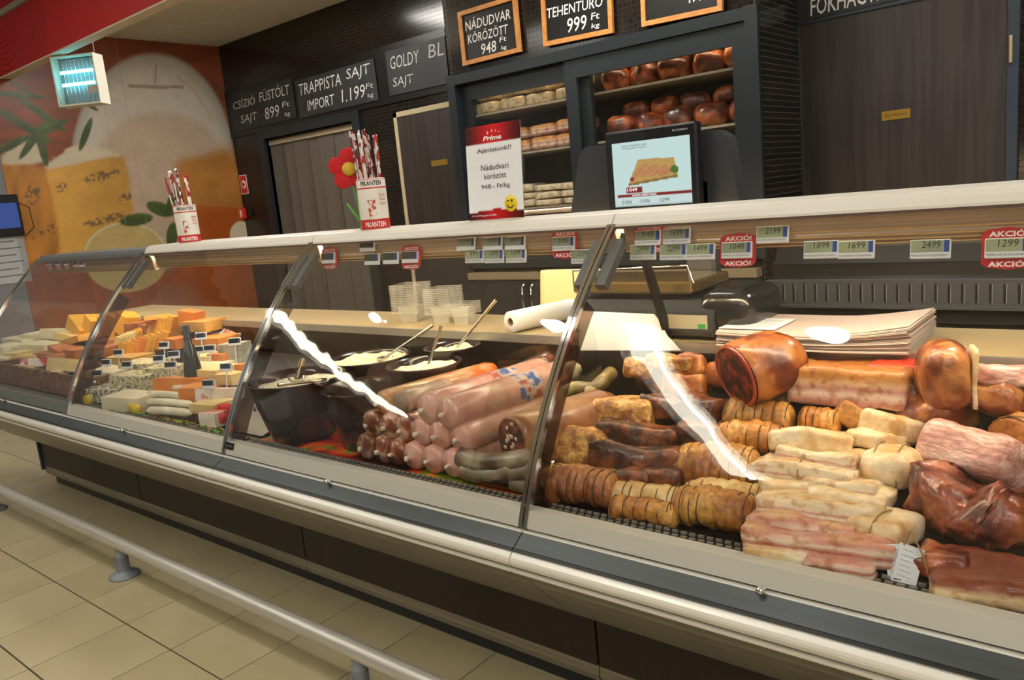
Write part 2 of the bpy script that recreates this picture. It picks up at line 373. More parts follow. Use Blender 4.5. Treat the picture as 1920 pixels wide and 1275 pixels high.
MB().bbox((XM, 1.302, 2.50), (7, 1.378, 2.515)).build('soffit_board', mat('beige_paint', '#cdbfa6', .6), bk)
MB().bbox((XM, 1.36, 2.515), (7, 1.378, ZC)).build('back_board', mat('beige_paint', '#cdbfa6', .6), bk)
# lamps
def lampstrip(x, y0, y1, z, nm, lab):
    t = thing(nm, lab, 'ceiling light', T(x, (y0 + y1) / 2, z), 'tube lights on the shop ceiling')
    MB().prism([(-.15, -.02), (-.15, .03), (-.09, .09), (.09, .09), (.15, .03), (.15, -.02), (.08, .028), (0, .02), (-.08, .028)], y0 - (y0 + y1) / 2, y1 - (y0 + y1) / 2, 1).build('housing', mat('lamp_white', '#e8e6e0', .5), t)
    MB().tube([(.055, y0 - (y0 + y1) / 2 + .03, -.012), (.055, y1 - (y0 + y1) / 2 - .03, -.012)], .014, 8).build('tube', emis('tube_light', '#fffdf8', TUBE_POWER), t); MB().bbox((-.09, y0 - (y0 + y1) / 2 + .02, -.004), (.09, y1 - (y0 + y1) / 2 - .02, .003)).build('diffuser', emis('tube_diffuser', '#fdf8e4', TUBE_POWER * .18), t)
for x, y0, y1 in ((-7.0, -5.6, -3.2), (-7.0, -2.9, -.3), (-2.0, -2.75, -.3), (1.4, -3.0, -.3), (4.9, -5.6, -3.2), (4.9, -2.9, -.3), (6.3, -5.6, -3.2), (6.3, -2.9, -.3)):  # last pair is out of view, added to make up for lost light
    lampstrip(x, y0, y1, 3.1, 'tube_light', 'long fluorescent tube light fixed under the shop ceiling')
for x in (-.9, .75, 2.4, 4.0):
    t = thing('downlight', 'round recessed downlight in the shop ceiling', 'ceiling light', T(x, -.42, 3.2), 'round downlights in the shop ceiling')
    MB().lathe([(.085, -.002), (.11, -.012), (.115, 0)], 24).build('ring', mat('lamp_white', '#e8e6e0', .5), t)
    MB().lathe([(.0001, -.004), (.084, -.004)], 24, sm=False).build('lamp', emis('downlight_lamp', '#fffdf8', TUBE_POWER * 1.6), t)
for x, y in ((-1.0, 2.0), (1.6, 1.9), (4.0, 2.2)):
    t = thing('ceiling_lamp', 'square lamp set in the ceiling over the service aisle', 'ceiling light', T(x, y, ZC), 'square lamps over the service aisle')
    MB().bbox((-.3, -.3, -.012), (.3, .3, -.001)).build('diffuser', emis('panel_lamp', '#fffaf2', PANEL_POWER), t)

# ================================================================== guard rail
gr = thing('guard_rail', 'low round metal guard rail on floor posts before the counter', 'guard rail', T(0, .178, 0))
MB().tube([(-2.6, 0, .138), (3.6, 0, .138)], .0255, 20).build('tube', mat('rail_alu', '#cfcbc0', .36, .5, col2='#c2beb3', scale=6, stretch=(.3, 8, 8), bump=.03, bscale=30), gr)
gm = mat('foot_grey', '#7f858b', .45)
for x in (-.92, .532, 1.985, 3.44):
    f = MB().lathe([(.058, .0), (.058, .006), (.048, .012), (.03, .017), (.024, .024)], 28, (x, 0, 0), capb=True).build('foot', gm, gr)
    MB().lathe([(.024, .02), (.0215, .08), (.0225, .085), (.0225, .092), (.018, .094), (.018, .118)], 20, (x, 0, 0)).build('post', gm, f)
    rb = MB()
    for k in range(14):
        a = 2 * math.pi * k / 14; rb.box((x + .0235 * math.cos(a), .0235 * math.sin(a), .05), (.003, .003, .055))
    rb.build('rib', gm, f)

# ================================================================== display counter
PROF = [(.255, .592), (.275, .65), (.305, .715), (.35, .795), (.40, .875), (.455, .957), (.52, 1.037), (.585, 1.107), (.65, 1.173), (.712, 1.232)]
def prof_at(z):
    for a, b in zip(PROF[:-1], PROF[1:]):
        if a[1] <= z <= b[1]: t = (z - a[1]) / (b[1] - a[1]); return a[0] + t * (b[0] - a[0])
    return PROF[-1][0]
def smooth_prof(n=26):
    z = np.linspace(.592, 1.232, n); c = np.polyfit([p[1] for p in PROF], [p[0] for p in PROF], 4); return [(float(np.polyval(c, q)), float(q)) for q in z]
SP = smooth_prof()
def offset(pr, d):
    o = []
    for i, p in enumerate(pr):
        a = pr[max(i - 1, 0)]; b = pr[min(i + 1, len(pr) - 1)]; t = Vector((b[0] - a[0], b[1] - a[1])).normalized(); o.append((p[0] + t.y * d, p[1] - t.x * d))
    return o
def sheet(mb, x0, x1, d0, d1, pr=SP):
    a = offset(pr, d0); b = offset(pr, d1); return mb.prism(a + b[::-1], x0, x1)
def sheet_smooth(x0, x1, d0, d1, pr=SP):
    mb = MB(); a = offset(pr, d0); b = offset(pr, d1); n = len(a)
    for q, fl in ((a, True), (b, False)):
        vs = [(x, p[0], p[1]) for x in (x0, x1) for p in q]; fs = [(i, i + 1, n + i + 1, n + i) for i in range(n - 1)]
        mb.add(vs, [f[::-1] for f in fs] if not fl else fs, True)
    for x in (x0, x1): mb.add([(x, p[0], p[1]) for p in a] + [(x, p[0], p[1]) for p in b], [(i, i + 1, n + i + 1, n + i) if x == x1 else (i, n + i, n + i + 1, i + 1) for i in range(n - 1)])
    for k in (0, n - 1): mb.add([(x0, *a[k]), (x1, *a[k]), (x1, *b[k]), (x0, *b[k])], [(0, 1, 2, 3) if k else (3, 2, 1, 0)])
    return mb
steel = mat('brushed_alu', '#a9a498', .34, .8, col2='#9b968b', scale=4, stretch=(.2, 20, 20))
bump_m = mat('bumper_alu', '#e6e2d8', .36, .25)
dark_steel = mat('apron_steel', '#4e5354', .34, .5, col2='#494d4e', scale=5, stretch=(.2, 10, 10))
sill_m = mat('sill_beige', '#c6c2b6', .42, .15)
pan_m = mat('base_laminate', '#2e221e', .4, col2='#261c19', scale=14, stretch=(3, 1, .3))
plinth_m = mat('plinth_dark', '#24282a', .35)
black = mat('black_plastic', '#101010', .35)
tub_m = mat('tub_dark', '#1c1512', .3)
cap_m = mat('cap_white', '#d9d3c6', .38)
arm_m = mat('bracket_grey', '#6b6d6e', .4, .3)
chrome = mat('chrome', '#d9d9d6', .08, 1.)
strip_m = mat('price_rail', '#c9b6a4', .3, .3, col2='#b09c8a', scale=3, stretch=(.15, 10, 40))
glass_front = glass_mat('counter_glass', (.985, .99, .985), 1.5, wave=.0012, wscale=7.5)
clear = glass_mat('clear_glass', (.97, .985, .975), 1.5)
smoke = glass_mat('smoked_glass', (.50, .42, .36), 1.5)
DIV = [-1.21, .05, 1.31, 2.57, 3.83]
LABS = ['far glass fronted counter section holding the wicker cheese basket', 'glass fronted counter section holding cut cheeses and a wine bottle', 'glass fronted counter section holding dark bowls and pink sausage logs', 'glass fronted counter section holding smoked ham and bacon']
mods = []
for i in range(4):
    x0, x1 = DIV[i], DIV[i + 1]; g = .0015
    t = thing('display_counter', LABS[i], 'display counter', T(x0, .254, 0)); mods.append(t)
    O = T(-x0, -.254, 0); a, b = x0 + g, x1 - g
    def part(nm, mb, m, par=t): 
        o = mb.build(nm, m, par); 
        if par is t: o.matrix_local = O
        return o
    bx0 = -1.105 if i == 0 else a
    part('plinth', MB().bbox((bx0 + (.03 if i == 0 else 0), .536, 0), (b, 1.1, .062)), plinth_m)
    part('kick_strip', MB().prism([(.498, .082), (.502, .112), (.53, .112), (.53, .06), (.505, .06)], bx0, b), steel)
    part('base_panel', MB().bbox((bx0 + .004, .496, .111), (b, .512, .44)), pan_m)
    if i == 0: part('end_cap', MB().bbox((-1.118, .486, .085), (-1.101, .60, .44)), mat('end_blue', '#33465a', .4))
    part('moulding', MB().prism([(.212, .512), (.222, .50), (.268, .452), (.275, .441), (.395, .313), (.402, .309), (.42, .312), (.44, .44), (.26, .55)], a, b), steel)
    arc = [(.232 - .036 * math.cos(q), .533 + .0225 * math.sin(q)) for q in np.linspace(-1.35, 1.45, 12)]
    bp = part('bumper', MB().prism([(.226, .508), (.2, .507), (.199, .5125)] + arc + [(.24, .553)], a, b), bump_m)
    part('seam', MB().prism([(.207, .556), (.212, .559), (.24, .559), (.24, .549), (.212, .551)], a, b), black)
    part('apron', MB().prism([(.214, .5585), (.2505, .5815), (.30, .5815), (.30, .54), (.235, .5585)], a, b), dark_steel)
    part('apron_lip', MB().prism([(.2490, .5815), (.2505, .5845), (.262, .5845), (.262, .5815)], a, b), bump_m)
    if i: part('sill', MB().prism([(.254, .5905), (.268, .6275), (.30, .6275), (.30, .59)], a, b), sill_m)
    else: part('sill', MB().prism([(.262, .5905), (.276, .6275), (.30, .6275), (.30, .59)], a, b), mat('sill_grey', '#7f8479', .3, .4))
    kb = part('lock_knob', MB().lathe([(.0001, .016), (.006, .016), (.0075, .012), (.0075, 0)], 14, ((a + b) / 2 - .07, .250, .5885), Matrix.Rotation(math.radians(80), 3, 'X')), chrome)
    part('deck', MB().bbox((a, .30, .585), (b, .985, .60)), tub_m)
    gl = MB().bbox((a + .01, .302, .60), (b - .01, .362, .612)); part('grille', gl, black)
    br = MB(); nb = 62
    for k in range(nb):
        for yy, ph in ((.309, 0), (.329, .5), (.349, 0)):
            br.box((a + .02 + (k + ph) * (x1 - x0 - .05) / nb, yy, .6145), (.0125, .0065, .005))
    part('grille_bars', br, mat('grille_grey', '#8d877a', .4, .2)); t.children[-1]['kind'] = 'stuff'
    if i != 2: part('deck_step', MB().prism([(.40, .60), (.962, .60), (.962, .74), (.40, .606)], a, b), tub_m)
    part('tub_back', MB().bbox((a, .965, .60), (b, .985, .848)), tub_m)
    part('body', MB().bbox((max(a, bx0), .52, .112), (b, .975, .585)), plinth_m)
    part('glass_front', sheet_smooth(a + .006, b - .006, 0, .006), glass_front)
    for s, xx in ((0, a), (1, b)):
        part('edge_trim', sheet(MB(), xx if s == 0 else xx - .011, xx + .011 if s == 0 else xx, -.003, .009), chrome)
        bk_ = offset([p for p in SP if 1.09 < p[1] < 1.229], .012); bk2 = offset([p for p in SP if 1.09 < p[1] < 1.229], .034)
        xa = xx + .014 if s == 0 else xx - .044
        if i or s: part('hinge_arm', MB().prism(bk_ + bk2[::-1], xa, xa + .03), arm_m)
    part('divider_plate', MB().prism(offset(SP[:-6], .014) + offset(SP[:-6], .075)[::-1], b - .009, b - .004), smoke)
    bo = part('bolt', MB().lathe([(.0001, .006), (.006, .004), (.008, 0)], 14, (b - .012, .40, .70), Matrix.Rotation(math.radians(-90), 3, 'Y')), chrome)
    cz = 0 if i else -.012
    part('cap_rail', MB().prism([(.712, 1.227 + cz), (.7135, 1.233 + cz), (.722, 1.247 + cz), (.734, 1.2575 + cz), (.75, 1.2605 + cz), (.97, 1.2605 + cz), (.975, 1.25 + cz), (.75, 1.243 + cz), (.73, 1.229 + cz)], a, b), cap_m if i else arm_m)
    part('rail_gasket', MB().prism([(.7125, 1.2205 + cz), (.7125, 1.227 + cz), (.735, 1.228 + cz), (.735, 1.2205 + cz)], a, b), mat('gasket', '#5b4340', .5))
    ps = [(.745, 1.221), (.752, 1.19), (.7505, 1.187), (.7525, 1.1835), (.751, 1.180), (.7545, 1.169), (.753, 1.166), (.757, 1.162), (.7555, 1.158), (.765, 1.157), (.775, 1.16), (.765, 1.221)]
    part('price_rail', MB().prism([(y, z + cz) for y, z in ps], a + .012, b - .012), strip_m)
    for zz in (1.1885, 1.176, 1.167, 1.1595): part('rail_rib', MB().prism([(.7485, zz - .0012 + cz), (.7485, zz + .0012 + cz), (.756, zz + .0012 + cz), (.756, zz - .0012 + cz)], a + .012, b - .012), mat('rib_warm_lit', '#e2bd7c', .35, .4))  # warm light on the ribs is put into their golden colour
    part('lamp_tube', MB().tube([(a + .04, .805, 1.205 + cz), (b - .04, .805, 1.205 + cz)], .013, 10), emis('case_tube', '#ffe8c0', CASE_POWER))
    part('lamp_cover', MB().prism([(.775, 1.222 + cz), (.84, 1.222 + cz), (.85, 1.20 + cz), (.855, 1.20 + cz), (.85, 1.24 + cz), (.775, 1.24 + cz)], a, b), arm_m)
    if i == 0: part('end_glass', MB().prism([(p[0], p[1]) for p in offset(SP, .01)] + [(.97, 1.24), (.97, .60), (.30, .60)], a - .001, a + .006), clear)
    if i == 2: part('support_post', MB().prism([(.83, 1.225), (.862, 1.225), (1.02, .875), (.985, .875)], b - .02, b - .008), black)
wt = thing('service_worktop', 'long pale worktop along the service side of the counter', 'worktop', T(0, .98, .85))
MB().bbox((-1.2, 0, .006), (3.83, .32, .025)).build('top', mat('worktop_beige', '#a8946c', .4), wt)
MB().bbox((-1.2, -.012, -.002), (3.83, 0, .0255)).build('front_lip', mat('lip_steel', '#a7a59d', .3, .6), wt)
MB().bbox((-1.2, .03, -.05), (3.83, .29, .006)).build('underframe', black, wt)
bdg = thing('maker_badge', 'small black maker badge on the sill below the chrome joint', 'badge', frame(P(430, 836, 1, .262), (1, 0, 0), (0, .35, .94)))
MB().bbox((-.024, -.011, -.002), (.024, .011, .0015)).build('plate', black, bdg)
text('lettering', 'CRIOCABIN', mat('badge_text', '#8a94a0', .4), bdg, -.02, -.003, w=.04, z=.0018)
# ================================================================== back wall
frame_m = mat('dark_frame', '#22282c', .35, .2)
wood_d = mat('dark_wood', '#2b2421', .45, col2='#37302c', scale=4, stretch=(9, 9, .35), bump=.05, bscale=12)
brass = mat('brass_plate', '#b8933f', .3, .7)
chalkw = mat('chalk', '#c9c9c4', .9); slate = mat('slate_board', '#222426', .55, col2='#2a2c2e', scale=9)
slate_w = mat('slate_black', '#0e0e0f', .4); oak = mat('oak_frame', '#c88a4a', .45, col2='#b87a3c', scale=6, stretch=(6, 6, 1))
def wallframe(px, y, w=None):
    """matrix on the wall plane y with origin at pixel px, x along +X, y up, z toward the aisle"""
    return frame(P(px[0], px[1], 1, y), (1, 0, 0), (0, 0, 1))
def board_on(px4, y, t):
    """px4: lower-left, lower-right, upper-left pixels of a board on plane y -> matrix, w, h"""
    a, b, c = [P(u, v, 1, y) for u, v in px4]; M = frame(a, b - a, c - a); return M, (b - a).length, (c - a).dot((M.to_3x3() @ Vector((0, 1, 0))))
# --- chalk boards along the mosaic wall
bbk = thing('board_rail', 'long black backing board carrying the chalk boards', 'board')
a = P(424, 262, 1, YW - .01); b = P(845, 160, 1, YW - .01); c = P(424, 183, 1, YW - .01)
bbk.matrix_world = frame(a, (1, 0, 0), (0, 0, 1)); MB().bbox((0, .0, -.006), (b.x - a.x, .40, .006)).build('backing', black, bbk)
for px4, lines, lab in (
    (((437, 249), (556, 221), (430, 180)), [('CSÍZIÓ', .07, .60, .36, .26), ('FÜSTÖLT', .50, .62, .46, .30), ('SAJT', .16, .13, .27, .27), ('899', .55, .14, .22, .30), ('Ft', .82, .34, .11, .13), ('kg', .84, .08, .08, .13)], 'slate chalk board for smoked cheese at 899'),
    (((563, 222), (710, 187), (556, 151)), [('TRAPPISTA', .04, .58, .55, .30), ('SAJT', .66, .60, .29, .32), ('IMPORT', .12, .14, .36, .27), ('1.199', .57, .14, .29, .32), ('Ft', .87, .32, .09, .13), ('kg', .88, .08, .07, .13)], 'slate chalk board for imported trappista cheese at 1199'),
    (((731, 180), (842, 156), (724, 97)), [('GOLDY', .07, .58, .50, .28), ('BL', .72, .62, .25, .28), ('SAJT', .08, .12, .36, .26)], 'slate chalk board partly hidden by the cold cabinet')):
    M, W, H = board_on(px4, YW - .025, .01); t = thing('chalk_board', lab, 'chalkboard', M)
    MB().bbox((0, 0, -.006), (W, H, .0)).build('slate', slate, t)
    for s, x, y, ww, hh in lines: text('chalk_lettering', s, chalkw, t, x * W, y * H, ww * W, hh * H, z=.001, shear=.15, bold=-.006)
# --- strip curtain doorway
fr = struct(bpy.data.objects.new('door_1', None)); COL.objects.link(fr)
MB().bbox((dw0 - .09, YW - .03, 0), (dw0, YW + .12, dwt + .07)).bbox((dw1, YW - .03, 0), (dw1 + .09, YW + .12, dwt + .07)).bbox((dw0, YW - .03, dwt), (dw1, YW + .12, dwt + .07)).build('door_frame', frame_m, fr)
sc = thing('strip_curtain', 'grey translucent plastic strip curtain hanging in the doorway', 'curtain', T(dw0, YW + .03, 0))
pvc = mat('pvc_strip', '#5d574f', .25, spec=.6); W_ = dw1 - dw0; ns = 7
MB().bbox((0, -.01, dwt - .055), (W_, .012, dwt - .012)).build('hanger_rail', mat('hanger', '#a99a80', .4), sc)
ch = MB()
for k in range(40): ch.tube([(W_ * (k + .5) / 40 + .012 * math.cos(q), -.012, dwt - .012 + .009 * math.sin(q)) for q in np.linspace(0, 6.28, 7)], .0028, 4, cap=False)
ch.build('hook_chain', mat('hook', '#3d3833', .4, .6), sc)
for k in range(ns):
    x = W_ * k / ns; pts = [(x + W_ / ns * 1.12 * q, .012 * math.sin(q * 3.1) + .006 * (k % 2)) for q in np.linspace(0, 1, 7)]
    MB().prism(pts + [(p[0], p[1] + .003) for p in pts[::-1]], .03, dwt - .03, 2).build('strip', pvc, sc)
# --- wooden service door with pale frame
p0 = P(740, 212, 1, YW); x0, zt = p0.x, p0.z; x1 = x0 + .95
d2 = struct(bpy.data.objects.new('door_2', None)); COL.objects.link(d2); pale = mat('pale_frame', '#b7a888', .45)
MB().bbox((x0, YW - .02, 0), (x0 + .035, YW, zt)).bbox((x0, YW - .02, zt - .035), (x1, YW, zt)).build('door_frame', pale, d2)
MB().bbox((x0 + .035, YW - .016, 0), (x1, YW - .002, zt - .035)).build('door_leaf', wood_d, d2)
q = P(824, 305, 1, YW - .017); MB().bbox((q.x - .08, YW - .019, q.z - .02), (q.x + .08, YW - .0165, q.z + .02)).build('name_plate', brass, d2)
# --- fire signs
t = thing('fire_sign', 'red and white fire alarm sign on the mosaic wall', 'sign', wallframe((457, 346), YW - .004))
MB().bbox((-.055, -.085, -.003), (.055, .085, .0)).build('plate', mat('sign_white', '#e8e2d8', .4), t)
red = mat('sign_red', '#c8281e', .4)
MB().bbox((-.048, -.078, .0), (.048, .078, .0006)).build('red_field', red, t); MB().lathe([(.0001, .0012), (.036, .0012), (.037, 0)], 24).build('white_disc', MATS['sign_white'], t)
MB().lathe([(.02, .0018), (.0001, .0018)], 24).build('red_dot', red, t)
t = thing('fire_call_point', 'small red fire alarm call point box under the sign', 'alarm', wallframe((457, 400), YW))
MB().bevbox((0, 0, .02), (.1, .1, .04), .006).build('box', red, t); MB().bbox((-.028, -.03, .04), (.028, .03, .042)).build('glass', mat('sign_white', '#e8e2d8', .4), t); MB().bevbox((.12, 0, .012), (.05, .06, .024), .004).build('cable_box', black, t)
# --- cold cabinet block
fz0 = .93
def pb(u, v): q = P(u, v, 1, YB); return q
zt_l, zt_r = pb(842, 138).z, pb(1423, 15).z; ztop = (zt_l + zt_r) / 2
struct(MB().bbox((XB0 + .03, YB + .004, ztop), (XB1 - .03, YW, 3.2)).build('wall_block_top', mosaic))
struct(MB().bbox((XB1 - .03, YB + .004, 0), (XB1, YW, 3.2)).build('wall_block_return', mosaic_side))
struct(MB().bbox((XB0, YB + .004, 0), (XB0 + .03, YW, 3.2)).build('wall_block_end', mosaic_side))
struct(MB().bbox((XB0 + .03, YW - .02, 0), (XB1 - .03, YW, ztop)).build('wall_block_back', mat('cabinet_inner', '#544b45', .5)))
cab = thing('cold_cabinet', 'tall dark framed cold cabinet with sliding glass doors and shelves of smoked meat', 'refrigerator', T(XB0, YB, 0))
def lc(u, v, y=YB): q = P(u, v, 1, y); return q.x - XB0, q.z
fo = MB(); W = XB1 - XB0; H = ztop
fo.bbox((0, -.03, fz0), (.06, .0, H)).bbox((W - .06, -.03, fz0), (W, .0, H)).bbox((.031, 0, fz0), (.06, .47, H - .005)).bbox((W - .06, 0, fz0), (W - .031, .47, H - .005)).bbox((.06, -.03, H - .06), (W - .06, .47, H - .005)).bbox((.06, -.03, fz0 - .02), (W - .06, .47, fz0 + .03)); fo.build('outer_frame', frame_m, cab)
for (xa, xb, yy) in ((.055, W * .5 + .02, .025), (W * .44, W - .055, -.012)):
    o = MB(); z0, z1, f = fz0 + .03, H - .06, .075
    o.bbox((xa, yy, z0), (xa + f, yy + .03, z1)).bbox((xb - f, yy, z0), (xb, yy + .03, z1)).bbox((xa + f, yy, z1 - f - .02), (xb - f, yy + .03, z1)).bbox((xa + f, yy, z0), (xb - f, yy + .03, z0 + f))
    d = o.build('sliding_door', frame_m, cab)
    MB().bbox((xa + f, yy + .012, z0 + f), (xb - f, yy + .017, z1 - f - .02)).build('pane', clear, d)
ZSH = [P(1000, 388, 1, YB + .07).z - .22, P(1000, 388, 1, YB + .07).z, P(1040, 277, 1, YB + .07).z, P(1030, 190, 1, YB + .07).z]
for z in ZSH[1:]: MB().bbox((.03, .07, z - .012), (W - .03, .47, z)).build('shelf', mat('shelf_pale', '#9c8f78', .4), cab)
MB().tube([(.1, .10, H - .09), (W - .1, .10, H - .09)], .014, 8).build('lamp_tube', emis('cabinet_tube', '#ffe2ae', 6.), cab)
# base cabinets below with steel bow handles
bc = thing('base_cabinet', 'dark wooden base cabinet with bow handles under the cold cabinet', 'cabinet', T(XB0, YB, 0))
MB().bbox((.035, -.02, .0), (W - .035, .45, .84)).build('body', wood_d, bc)
MB().bbox((.035, -.06, .845), (W - .035, .47, .885)).build('top', mat('cab_top', '#8c7a5e', .4), bc)
for k in range(4):
    dr = MB().bbox((.04 + k * (W - .08) / 4, -.038, .09), (.035 + (k + 1) * (W - .08) / 4, -.02, .83)).build('door', wood_d, bc)
    hx = (k + (.93 if k % 2 == 0 else .07)) * (W - .08) / 4 + .04
    MB().tube([(hx, -.038, .66), (hx, -.07, .68), (hx, -.075, .74), (hx, -.07, .80), (hx, -.038, .82)], .006, 8).build('handle', chrome, dr)
# framed chalk boards above the cabinet
for px4, lines, lab in (
    (((870, 124), (978, 97), (859, 24)), [('NÁDUDVAR', .10, .62, .78, .22), ('KÖRÖZÖTT', .12, .38, .70, .20), ('948', .34, .12, .26, .20), ('Ft', .66, .26, .12, .09), ('kg', .68, .10, .09, .09)], 'oak framed chalk board for Nádudvar körözött at 948'),
    (((1021, 88), (1151, 62), (1010, -22)), [('SAJT', .08, .74, .40, .16), ('TEHENTÚRÓ', .07, .46, .80, .21), ('999', .36, .15, .28, .24), ('Ft', .70, .28, .12, .11), ('kg', .70, .12, .12, .1)], 'oak framed chalk board for cow curd at 999'),
    (((1205, 51), (1356, 20), (1196, -64)), [('TÚRÓ', .08, .56, .5, .2), ('499', .56, .22, .22, .22), ('kg', .82, .20, .10, .12)], 'oak framed chalk board cut off by the picture top, priced 499')):
    M, Wb, Hb = board_on(px4, YB - .02, .01); t = thing('framed_board', lab, 'chalkboard', M); f = Wb * .055
    MB().bbox((f, f, -.006), (Wb - f, Hb - f, .002)).build('slate', slate_w, t)
    for (a, b) in (((0, 0), (Wb, f)), ((0, Hb - f), (Wb, Hb)), ((0, f), (f, Hb - f)), ((Wb - f, f), (Wb, Hb - f))): MB().bbox((*a, -.008), (*b, .012)).build('frame_bar', oak, t)
    for s, x, y, ww, hh in lines: text('chalk_lettering', s, mat('chalk_white', '#e2e2de', .9), t, x * Wb, y * Hb, ww * Wb, hh * Hb, z=.0028, shear=.12, bold=.004)
# --- right hand door
ra = P(1497, 45, 1, YW); rb = P(1893, 0, 1, YW); x0, x1, zt = ra.x, rb.x, ra.z - .01
d3 = struct(bpy.data.objects.new('door_3', None)); COL.objects.link(d3)
MB().bbox((x0 - .02, YW - .03, 0), (x0 + .012, YW, zt + .05)).bbox((x1, YW - .03, 0), (x1 + .04, YW, zt + .05)).bbox((x0, YW - .03, zt), (x1, YW, zt + .05)).build('door_frame', mat('door_frame_blue', '#2c3641', .4), d3)
MB().bbox((x0 + .012, YW - .02, 0), (x1, YW - .004, zt)).build('door_leaf', wood_d, d3)
q = P(1680, 215, 1, YW - .021)
npl_ = MB().bbox((q.x - .062, YW - .024, q.z - .021), (q.x + .062, YW - .0205, q.z + .021)).build('name_plate', brass, d3)
tt = text('lettering', 'Sajt előkészítő', mat('plate_text', '#3a2a10', .5), npl_, 0, 0, w=.095); tt.matrix_local = frame((q.x - .047, YW - .0246, q.z - .007), (1, 0, 0), (0, 0, 1)) @ Matrix.Diagonal((.095, .015, 1, 1))
hq = P(1896, 92, 1, YW - .03); MB().tube([(x1 + .012, YW - .036, hq.z - .055), (x1 + .012, YW - .036, hq.z + .055)], .009, 10).build('hinge', mat('hinge_steel', '#b9a98a', .3, .8), d3)
M, Wb, Hb = board_on(((1520, 37), (1900, -50), (1516, -60)), YW - .035, .01); t = thing('chalk_board', 'dark chalk board with white lettering over the service door', 'chalkboard', M)
MB().bbox((-.08, 0, -.008), (Wb, Hb, 0)).build('slate', slate, t)
text('chalk_lettering', 'FOKHAGYMÁS', mat('chalk_white', '#e2e2de', .9), t, .0, .015, .42, .10, z=.001, shear=.1, bold=.006); text('chalk_lettering', 'BORSOS', mat('chalk_white', '#e2e2de', .9), t, .0, .13, .28, .10, z=.001, shear=.1, bold=.006)
